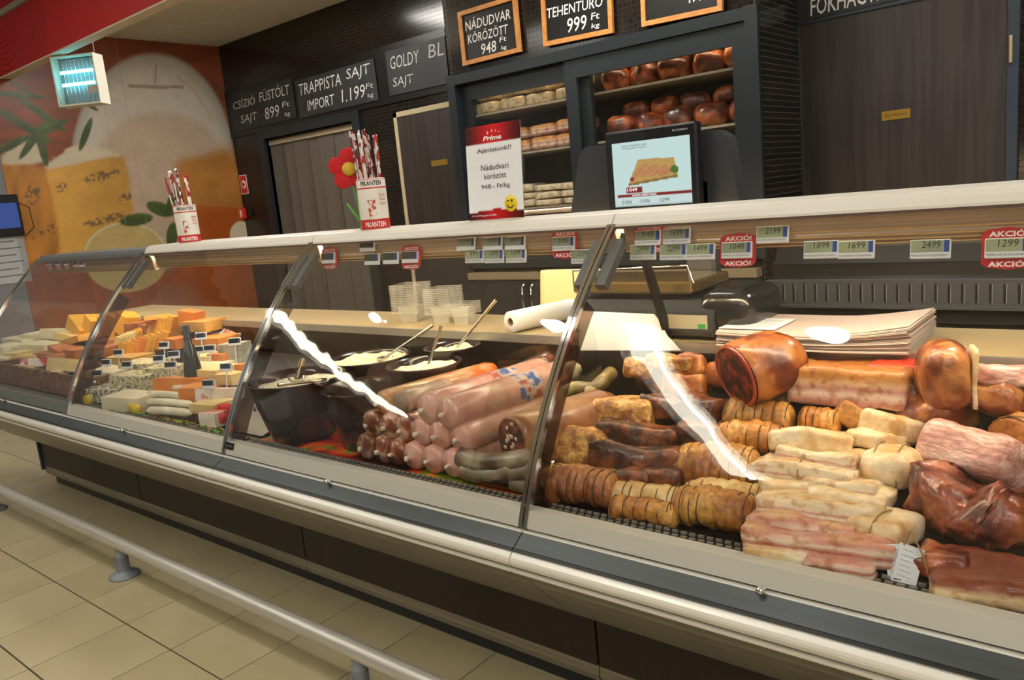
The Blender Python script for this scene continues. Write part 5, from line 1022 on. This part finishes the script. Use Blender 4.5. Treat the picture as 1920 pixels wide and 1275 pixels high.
def tin(label, u, vb, vt, y, nst, lean):
    p = P(u, vb, 1, y); H = (P(u, vt, 1, y).z - P(u, vb, 1, y).z); R = H * .29; ang = math.degrees(math.atan2(CAM_C.y - y, CAM_C.x - p.x))
    t = thing('snack_tin', label, 'tin', T(p.x, y, ZT))
    MB().lathe([(R * .97, 0), (R, .003), (R, H - .003), (R * .97, H), (R * .93, H - .004), (R * .93, .006)], 36, capb=True).build('body', tin_w, t)
    for z0, z1 in ((0.002, H * .20), (H * .80, H * .825), (H * .975, H - .002)): MB().lathe([(R + .0004, z0), (R + .0006, z0 + .001), (R + .0006, z1 - .001), (R + .0004, z1)], 36).build('red_band', tin_r, t)
    ctext('lettering', 'PIKANTEN', white_t, t, R + .0012, ang, H * .05, R * 1.5, H * .10, bold=.02); ctext('lettering', 'PIKANTEN', tin_k, t, R + .0012, ang, H * .86, R * 1.5, H * .09, bold=.02)
    for j, s in enumerate(('Rauch-', 'Wurst-', 'Snack')): ctext('lettering', s, tin_r, t, R + .0012, ang + 42, H * (.64 - j * .085), R * .55, H * .065, shear=.3)
    for a0, sgn in ((ang - 6, 1),): 
        MB().lathe([(R + .0008, H * .28), (R + .001, H * .285), (R + .001, H * .56), (R + .0008, H * .565)], 36).build('print', mat('tin_print', '#b8453c', .4, col2='#e2dcd0', scale=60, contrast=.2), t) if False else None
        vs = [((R + .0011) * math.cos(math.radians(a0 + a)), (R + .0011) * math.sin(math.radians(a0 + a)), z) for z in (H * .26, H * .58) for a in np.linspace(-15, 15, 7)]
        MB().add(vs, [(i, i + 1, 8 + i, 7 + i) for i in range(6)]).build('glass_picture', mat('tin_print', '#b8453c', .4, col2='#e2dcd0', scale=70, contrast=.3), t)
    rn = random.Random(nst)
    for k in range(nst):
        a = 2 * math.pi * k / nst; rr = R * .62 * (1 if k % 3 else .35); x, yy = rr * math.cos(a), rr * math.sin(a); tx, ty = x * 1.5 + lean[0] * H + rn.uniform(-.006, .006), yy * 1.4 + lean[1] * H; L = H * rn.uniform(1.75, 1.95)
        d = Vector((tx - x, ty - yy, L)).normalized(); c = Vector((x, yy, .008)) + d * (L / 2)
        MB().bevbox((0, 0, 0), (.017, .006, L), .0022).build('snack_stick', stick_a if k % 2 else stick_b, t, T(c) @ (d.to_track_quat('Z', 'Y').to_matrix().to_4x4()) @ RZ(40 + rn.uniform(-25, 25)))
    return t, H, R
t2, H2, R2 = tin('white and red snack tin full of wrapped sticks beside the felt flower', 705, 424, 328, .80, 13, (-.08, 0))
t1, H1, R1 = tin('white and red snack tin with dark sticks before the mural', 356, 450, 379, .80, 8, (-.22, 0))
# felt flower
p = P(690, 428, 1, .795); fl = thing('felt_flower', 'red felt flower on a green stem leaning by the snack tin', 'artificial flower', T(p.x - .03, .79, ZT)); sz = H2 / .19
felt_r = mat('felt_red', '#c4161c', .8, bump=.3, bscale=200); felt_g = mat('felt_green', '#4f9a3a', .8, bump=.3, bscale=200); felt_y = mat('felt_yellow', '#d9b23c', .8, bump=.5, bscale=150)
pc = P(655, 317, 1, .79); fc = Vector((pc.x - p.x + .03, 0, pc.z - ZT))
MB().tube([(0, 0, 0), (.004, 0, .05), (fc.x * .6, .004, fc.z * .6), (fc.x, .006, fc.z)], .0028, 6).build('stem', felt_g, fl)
M_f = T(fc) @ RZ(42) @ RX(90)
for k in range(5): 
    a = 2 * math.pi * k / 5 + .3; MB().lathe([(.0001, -.004), (.026, -.004), (.031, -.001), (.031, .001), (.026, .004), (.0001, .004)], 22, sm=True).build('petal', felt_r, fl, M_f @ T(.042 * math.cos(a), .042 * math.sin(a), 0) @ RZ(math.degrees(a)))
MB().lathe([(.021, -.006), (.024, 0), (.019, .006), (.0001, .008)], 22).build('center', felt_y, fl, M_f @ T(0, 0, .008))
for s, (dx, dz) in ((1, (-.045, .045)), (-1, (.03, .035))): 
    vs = []; nseg = 7
    for i in range(nseg + 1): q = i / nseg; ww = .022 * math.sin(math.pi * min(q * 1.05, 1)) ; vs += [(dx * q * 1.3 - ww * .6, -.004, .03 + dz * q * 1.5 + ww * .5), (dx * q * 1.3 + ww * .6, .0, .03 + dz * q * 1.5 - ww * .5)]
    n0 = len(vs); vs += [(x, y + .003, z) for x, y, z in vs]; fs = [(2 * i, 2 * i + 1, 2 * i + 3, 2 * i + 2) for i in range(nseg)]; fs += [tuple(j + n0 for j in f[::-1]) for f in fs]; MB().add(vs, fs, True).build('leaf', felt_g, fl)
# offer sign in an acrylic holder
A, B, C_ = P(881, 413, 1, .84), P(983, 408, 1, .84), P(891, 240, 1, .86)
A.z = ZT + .002; B.z = ZT + .002; M_s = frame(A, B - A, C_ - A); Ws = (B - A).length; Hs = (C_ - A).length
sg = thing('offer_sign', 'white and red offer sign in an acrylic stand on the top rail', 'sign', M_s)
def signp(x, y):
    x = x / Ws; y = y / Hs; c = np.tile(npl('#e9e9ea'), (len(x), 1)); top = y > .80; bot = y < .075 + .035 * np.sin(x * 3.0); g = np.exp(-((x - .5) / .28) ** 2)
    c[top] = (npl('#2a0706')[None] * (1 - g[top, None]) + npl('#d0151a')[None] * g[top, None]); c[bot] = (npl('#3a0807')[None] * (1 - g[bot, None]) + npl('#c0181c')[None] * g[bot, None]); return c
grid_print('sheet', vcol_mat('sign_print', .3), sg, None, Ws, Hs, 40, 56, signp, t=.002)
blk_t = mat('sign_black', '#1c1c1e', .5)
text('lettering', 'Prima', white_t, sg, Ws * .33, Hs * .835, w=Ws * .34, h=Hs * .05, z=.001, shear=.25, bold=.03)
for k, (x, y, s) in enumerate(((.42, .915, .030), (.50, .93, .024), (.57, .925, .02), (.63, .912, .016))):
    st_ = MB(); pts = [(s * Ws * (1 if i % 2 == 0 else .25) * math.cos(i * math.pi / 4), s * Ws * (1 if i % 2 == 0 else .25) * math.sin(i * math.pi / 4)) for i in range(8)]; st_.prism(pts, .0008, .0014, 2); st_.build('star', white_t, sg, T(x * Ws, y * Hs, 0))
for s, y, w in (('Ajánlatunk!!', .70, .62), ('Nádudvari', .525, .50), ('körözött', .43, .40), ('948.- Ft/kg', .315, .52)): text('lettering', s, blk_t, sg, Ws * (.52 - w / 2), Hs * y, w=Ws * w, h=Hs * .062, z=.001)
text('lettering', 'A minőség garanciája', white_t, sg, Ws * .05, Hs * .035, w=Ws * .46, h=Hs * .028, z=.001, shear=.2)
sm_ = T(Ws * .78, Hs * .155, .001); MB().lathe([(.0001, .002), (Ws * .105, .002), (Ws * .112, 0)], 30).build('smiley_face', mat('smiley_yellow', '#e8c818', .35), sg, sm_)
MB().tube([(Ws * .06 * math.cos(a), Ws * .06 * math.sin(a), .003) for a in np.linspace(3.5, 5.9, 10)], Ws * .007, 6).tube([(Ws * -.05, Ws * .03, .003), (Ws * -.02, Ws * .045, .003)], Ws * .008, 6).tube([(Ws * .03, Ws * .02, .003), (Ws * .032, Ws * .055, .003)], Ws * .012, 6).build('smiley_features', blk_t, sg, sm_)
MB().bbox((-.004, -.002, -.006), (Ws + .004, Hs + .004, -.0025)).build('acrylic_back', clear, sg); MB().bbox((0, -.003, -.05), (Ws, .0, .03)).build('acrylic_foot', clear, sg)
# ================================================================== scale with customer display
grey_s2 = mat('scale_grey', '#3a3e42', .3, spec=.6); grey_d = mat('scale_dark', '#1b1d1f', .2, coat=.5)
Ys = 1.13; sx0, sx1 = P(1120, 600, 1, Ys).x, P(1425, 600, 1, Ys).x
scl = thing('counter_scale', 'dark grey counter scale with steel plate and customer screen on the worktop', 'scale', T(sx0, Ys, .8755)); SW = sx1 - sx0
MB().prism([(-.13, .012), (-.14, .03), (-.13, .085), (-.09, .115), (.12, .115), (.13, .10), (.13, .012)], .0, SW * .86).build('body', grey_s2, scl)
MB().slab((SW * .30, .25, .13), .045, 0, 1, 1, (8, 8, 6)).build('printer_end', grey_d, scl, T(SW * .9, .0, .075))
for x in (.04, SW * .5, SW * .95): MB().lathe([(.014, 0), (.016, .004), (.016, .014)], 14, (x, -.10, 0), capb=True).build('foot', black, scl)
pl_ = MB().bevbox((SW * .37, -.0, .15), (SW * .74, .25, .035), .006).build('weighing_plate', mat('plate_steel_lit', '#b8a06c', .22, .9), scl)  # golden light on the steel plate is put into its colour
MB().tube([(0.01, -.13, .165), (0.01, -.13, .205), (SW * .73, -.13, .215), (SW * .76, -.13, .165)], .003, 6).build('plate_wire', chrome, scl)
MB().bbox((SW * .55, -.1395, .035), (SW * .83, -.137, .075)).build('type_plate', mat('type_plate', '#b9b39a', .4), scl); MB().bbox((SW * .78, -.1405, .037), (SW * .82, -.139, .05)).build('green_mark', mat('green_m', '#3fa04a', .4), scl)
dpx = [(1142, 401), (1311, 391), (1131, 250)]; Yd = 1.20; a, b, c = [P(u, v, 1, Yd) for u, v in dpx]; Md = frame(a, b - a, c - a); Wd = (b - a).length; Hd = (c - a).dot(Md.to_3x3() @ Vector((0, 1, 0)))
Ml = Matrix.Translation((-sx0, -Ys, -.8755)) @ Md
scr = MB().bevbox((Wd / 2, Hd / 2, -.02), (Wd, Hd, .04), .006).build('display_case', mat('bezel', '#1a1c1e', .25), scl, Ml)
def scrp(x, y):
    x = x / (Wd * .85); y = y / (Hd * .78); c = np.tile(npl('#b9d2cf'), (len(x), 1)); c[y < .07] = npl('#a5b8b6')
    bd = inpoly(x, y, [(.20, .36), (.34, .72), (.80, .70), (.84, .44)]); c[bd] = npl('#b08f52'); c[inpoly(x, y, [(.20, .36), (.84, .44), (.84, .40), (.20, .32)])] = npl('#84663a')
    for k in range(12):
        x0_, y0_ = .30 + .036 * k, .46 + .03 * (k % 3); a_ = 1.1 - .09 * k; dx_, dy_ = math.cos(a_), math.sin(a_); px_, py_ = x - x0_, (y - y0_); l_ = px_ * dx_ + py_ * dy_; n_ = -px_ * dy_ + py_ * dx_ - 1.2 * (l_ - .06) ** 2
        mk = (np.abs(n_) < .021) & (l_ > -.03) & (l_ < .15) & (x > .2) & (x < .82); c[mk] = npl('#c08058')[None] * (1.05 - (np.abs(n_[mk]) / .021)[:, None] ** 2 * .6)
    c[((x - .80) / .05) ** 2 + ((y - .52) / .06) ** 2 < 1] = npl('#4a6a2c'); c[((x - .25) / .03) ** 2 + ((y - .42) / .035) ** 2 < 1] = npl('#8a2438')
    c[(x > .16) & (x < .38) & (y > .215) & (y < .30)] = npl('#7a1c22'); c[(y > .145) & (y < .195) & (x > .04)] = npl('#7a1f22'); c[(y > .02) & (y < .145)] = npl('#bcd0ce'); return c
dsp = grid_print('screen', vcol_mat('screen_print', .3, emit=.5), scr, T(Wd * .085, Hd * .075, .0012), Wd * .85, Hd * .78, 90, 66, scrp, t=.001)
sk_ = mat('screen_ink', '#20242a', .5); sw_ = emis('screen_white', '#e8e8e4', .8)
for s, x, y, w, h, m in (('Zimbo frankfurti virsli', .13, .925, .33, .035, sk_), ('csemegepultban kapható', .13, .885, .33, .03, sk_), ('1049', .18, .235, .13, .05, sw_), ('KOMETA VIKEND SONKA', .24, .155, .32, .028, sw_), ('0.006', .10, .045, .13, .055, sk_), ('-0.006', .33, .045, .14, .055, sk_), ('1299', .60, .045, .12, .055, sk_)): text('screen_text', s, m, dsp, x * Wd * .85, y * Hd * .78, w * Wd * .85, h * Hd * .78, z=.0008)
text('maker_name', 'BIZERBA', mat('maker_grey', '#b8bcbe', .4), scr, Wd * .76, Hd * .915, w=Wd * .16, h=Hd * .022, z=.0006)
hp = [(1070, 402), (1086, 290), (1098, 275), (1345, 244), (1364, 256), (1388, 390)]; Yh = 1.27; q = [P(u, v, 1, Yh) for u, v in hp]
MB().prism([(w_.x - sx0, w_.z - .8755) for w_ in q], .14, .20, 1).build('operator_housing', grey_s2, scl)
MB().bevbox((SW * .55, .17, .27), (.10, .06, .36), .01).build('column', grey_s2, scl)
# cable, cutting board, paper, containers on the worktop
tag(MB().tube([P(1425, 610, 1, 1.15), P(1438, 602, 1, 1.17), P(1446, 596, 1, 1.2), P(1452, 600, 1, 1.22)], .004, 8).build('scale_cable', mat('cable_grey', '#8f8c84', .5)), 'pale cable curving from the scale end', 'cable')
p = P(1058, 548, 1, 1.34); cb = thing('cutting_board', 'pale yellow plastic cutting board leaning behind the scale', 'cutting board', T(p.x, 1.34, p.z) @ RX(-8))
MB().slab((.22, .015, .17), .007, 0, 1, 1, (8, 2, 8)).build('board', mat('board_yellow', '#d3d49a', .5), cb)
p = P(998, 592, 2, .913); pr_ = thing('paper_roll', 'roll of white paper lying on the worktop', 'paper roll', T(p.x, p.y - .12, .9125) @ RZ(-12)); pw = mat('paper_white', '#e6e8ea', .6)
MB().lathe([(.014, 0), (.036, 0), (.0365, .002), (.0365, .28), (.036, .282), (.014, .282)], 28, R=Matrix.Rotation(math.radians(-90), 3, 'X')).build('roll', pw, pr_); MB().lathe([(.0139, .281), (.0139, .001)], 20, R=Matrix.Rotation(math.radians(-90), 3, 'X')).build('core', mat('core_brown', '#9a7a50', .7), pr_)
pts = []
for v_, y_, u1 in ((657, .958, 1277), (650, .959, 1270), (640, .961, 1262), (625, .966, 1252), (608, .972, 1243), (594, .979, 1235), (583, .986, 1226)):
    for q_ in range(9): u_ = 1086 + (u1 - 1086) * q_ / 8; p_ = P(u_, v_ + 6 * (q_ / 8) * (v_ < 640), 1, y_); pts.append((p_.x, p_.y, p_.z))
F_ = [(r_ * 9 + c_, r_ * 9 + c_ + 1, r_ * 9 + c_ + 10, r_ * 9 + c_ + 9) for r_ in range(6) for c_ in range(8)]
me_ = MB().add(pts + [(x, y + .0012, z) for x, y, z in pts], F_ + [tuple(i_ + 63 for i_ in f[::-1]) for f in F_], True)
tag(me_.build('paper_sheet', pw), 'large white paper sheet curling over the worktop edge before the scale', 'paper')
a = P(1392, 625, 2, .878); ps_ = thing('wrapping_paper_stack', 'thick stack of pinkish wrapping paper with curled corner on the worktop', 'paper stack', T(a.x, 1.0, .8765))
Lp = P(1730, 620, 1, 1.05).x - a.x; rn = random.Random(2)
wp_m = [mat('wrap_a', '#d8cdc2', .6), mat('wrap_b', '#c8b4a8', .6), mat('wrap_c', '#dcd6d0', .6)]
for k in range(26):
    z = k * .0017; o_ = rn.uniform(-.008, .008); vs = []
    for i in range(11):
        s = i / 10; x = s * (Lp - abs(o_)); lift = .03 * max(0, s - .55) ** 1.5 * (k / 26) * 3
        for yy in (-.055 + o_ - .02 * math.sin(s * 3), .20 + o_): vs.append((x, yy, z + lift))
    n0 = len(vs); vs += [(x, y, zz - .0012) for x, y, zz in vs]; fs = [(2 * i, 2 * i + 1, 2 * i + 3, 2 * i + 2) for i in range(10)]; fs += [tuple(j + n0 for j in f[::-1]) for f in fs]; fs += [(2 * i, 2 * i + 2, n0 + 2 * i + 2, n0 + 2 * i) for i in range(10)]
    MB().add(vs, fs).build('sheet', wp_m[k % 3], ps_)
MB().bbox((.0, -.04, .0455), (.155, .12, .0465)).build('printed_sheet', pw, ps_)
for k in range(7): MB().bbox((.02, -.02 + k * .018, .0466), (.13, -.016 + k * .018, .0469)).build('text_line', mat('ink_grey', '#9a9a9a', .6), ps_)
# clear tubs
tubm = mat('tub_plastic', '#d8d6cc', .2, spec=.6); tubm.node_tree.nodes['Principled BSDF'].inputs['Alpha'].default_value = .38
for k, (u, v, n_, s) in enumerate(((776, 600, 17, .062), (836, 603, 15, .058), (872, 606, 7, .05))):
    p = P(u, v, 2, .876); t = thing('tub_stack', ['tall stack of clear plastic tubs on the worktop', 'second stack of clear plastic tubs behind the bowls', 'low stack of clear plastic lids beside the tubs'][k], 'plastic tubs', T(p.x, max(p.y, 1.06), .8756) @ RZ(15), 'clear tub stacks')
    MB().lathe([(s * .8, 0), (s * .98, .06), (s * .8, .004)], 4, R=Matrix.Rotation(math.radians(45), 3, 'Z'), sm=False).build('tub', tubm, t)
    for j in range(n_): MB().lathe([(s * 1.30, .035 + j * .0068), (s * 1.38, .036 + j * .0068), (s * 1.38, .0395 + j * .0068), (s * 1.28, .040 + j * .0068)], 4, R=Matrix.Rotation(math.radians(45), 3, 'Z'), sm=False).build('tub', tubm, t)
# slotted rail and louvred unit behind the meat section
Yr = 1.62; ra, rb_ = P(1437, 552, 1, Yr), P(1990, 552, 1, Yr); z1, z0 = P(1700, 528, 1, Yr).z, P(1700, 574, 1, Yr).z
lv = thing('louvred_unit', 'black louvred low unit with a slotted rail behind the meat section', 'shelving', T(ra.x, Yr, 0)); LW = rb_.x - ra.x + .5
blkm = mat('unit_black', '#191a1b', .3, spec=.6); grm = mat('rail_grey', '#55595c', .35, .3)
MB().bbox((0, .06, 0), (LW, .10, z1 + .06)).build('back_panel', blkm, lv)
for k in range(9): MB().prism([(.03, .25 + k * .095), (.06, .25 + k * .095 + .05), (.062, .25 + k * .095 + .06), (.062, .25 + k * .095)], .02, LW).build('louvre', blkm, lv)
MB().bbox((0, 0, z0), (LW, .02, z1)).build('slotted_rail', grm, lv); MB().bbox((0, -.012, z0 - .008), (LW, .03, z0)).build('rail_foot', grm, lv); MB().bbox((0, -.004, z1), (LW, .024, z1 + .006)).build('rail_top', grm, lv)
for k in range(int(LW / .036)): (MB().bbox((.02 + k * .036, -.0012, z0 + .012), (.027 + k * .036, .0, z1 - .008)).build('slot', black, lv), MB().bbox((.0275 + k * .036, -.0022, z0 + .012), (.0295 + k * .036, .0, z1 - .008)).build('slot_lip', mat('slot_lip', '#a9adaf', .3, .5), lv))
# ================================================================== meat in the cold cabinet
rn = random.Random(12); fatb = layered('fatback', [(0, '#a8763c'), (.12, '#e2d0ae'), (.8, '#e9dcc2'), (1, '#b98548')], warp=.05)
fham = mat('cab_ham', '#4a1c0c', .32, col2='#a8562a', col3='#70301a', scale=12, contrast=.5, bump=.5, coat=.4)
zsh = ZSH; kk = 0
def cabitem(lab, x, z, L, D, H, m, y=2.80, yaw=0, dome=0, r=None, amp=.006):
    o = MB().slab((L, D, H), r or min(L, H, D) * .28, amp, 14, seed(), (7, 6, 5), dome=dome).build('cabinet_meat', m); o.matrix_world = T(x, y, z + H / 2 + .002) @ RZ(yaw); return tag(o, lab, 'smoked meat', 'smoked meat on the cabinet shelves')
for sh in range(1, 4):
    for i in range(4):   # left door: bacon slabs, stacked
        x = XB0 + .17 + i * .195; hh = 0
        for s in range(3 if sh < 2 else 2):
            H = rn.uniform(.035, .05) if sh < 2 else rn.uniform(.065, .085)
            cabitem(['bottom', 'middle', 'top'][s] + [' pale fatback slab of a stack on the ', ' roasted bacon slab of a stack on the '][int(sh == 2)] + ['', 'lowest', 'middle', 'top'][sh] + ' left cabinet shelf', x + rn.uniform(-.01, .01), zsh[sh] + hh, .165, .20, H, fatb if sh != 2 else bac3, yaw=rn.uniform(-8, 8), amp=.003); hh += H + .003
    for i in range(5):   # right door: round hams, two layers
        x = XB0 + 1.04 + i * .175
        cabitem('round brown smoked ham on the ' + ['', 'lowest', 'middle', 'top'][sh] + ' right cabinet shelf', x, zsh[sh], .165, .17, .12, fham, yaw=rn.uniform(0, 60), r=.05, amp=.010)
        if i < 4: cabitem('smoked ham on top of others on the ' + ['', 'lowest', 'middle', 'top'][sh] + ' right cabinet shelf', x + .08, zsh[sh] + .10, .14, .14, .085, fham, yaw=rn.uniform(0, 60), r=.04, amp=.010, y=2.84)
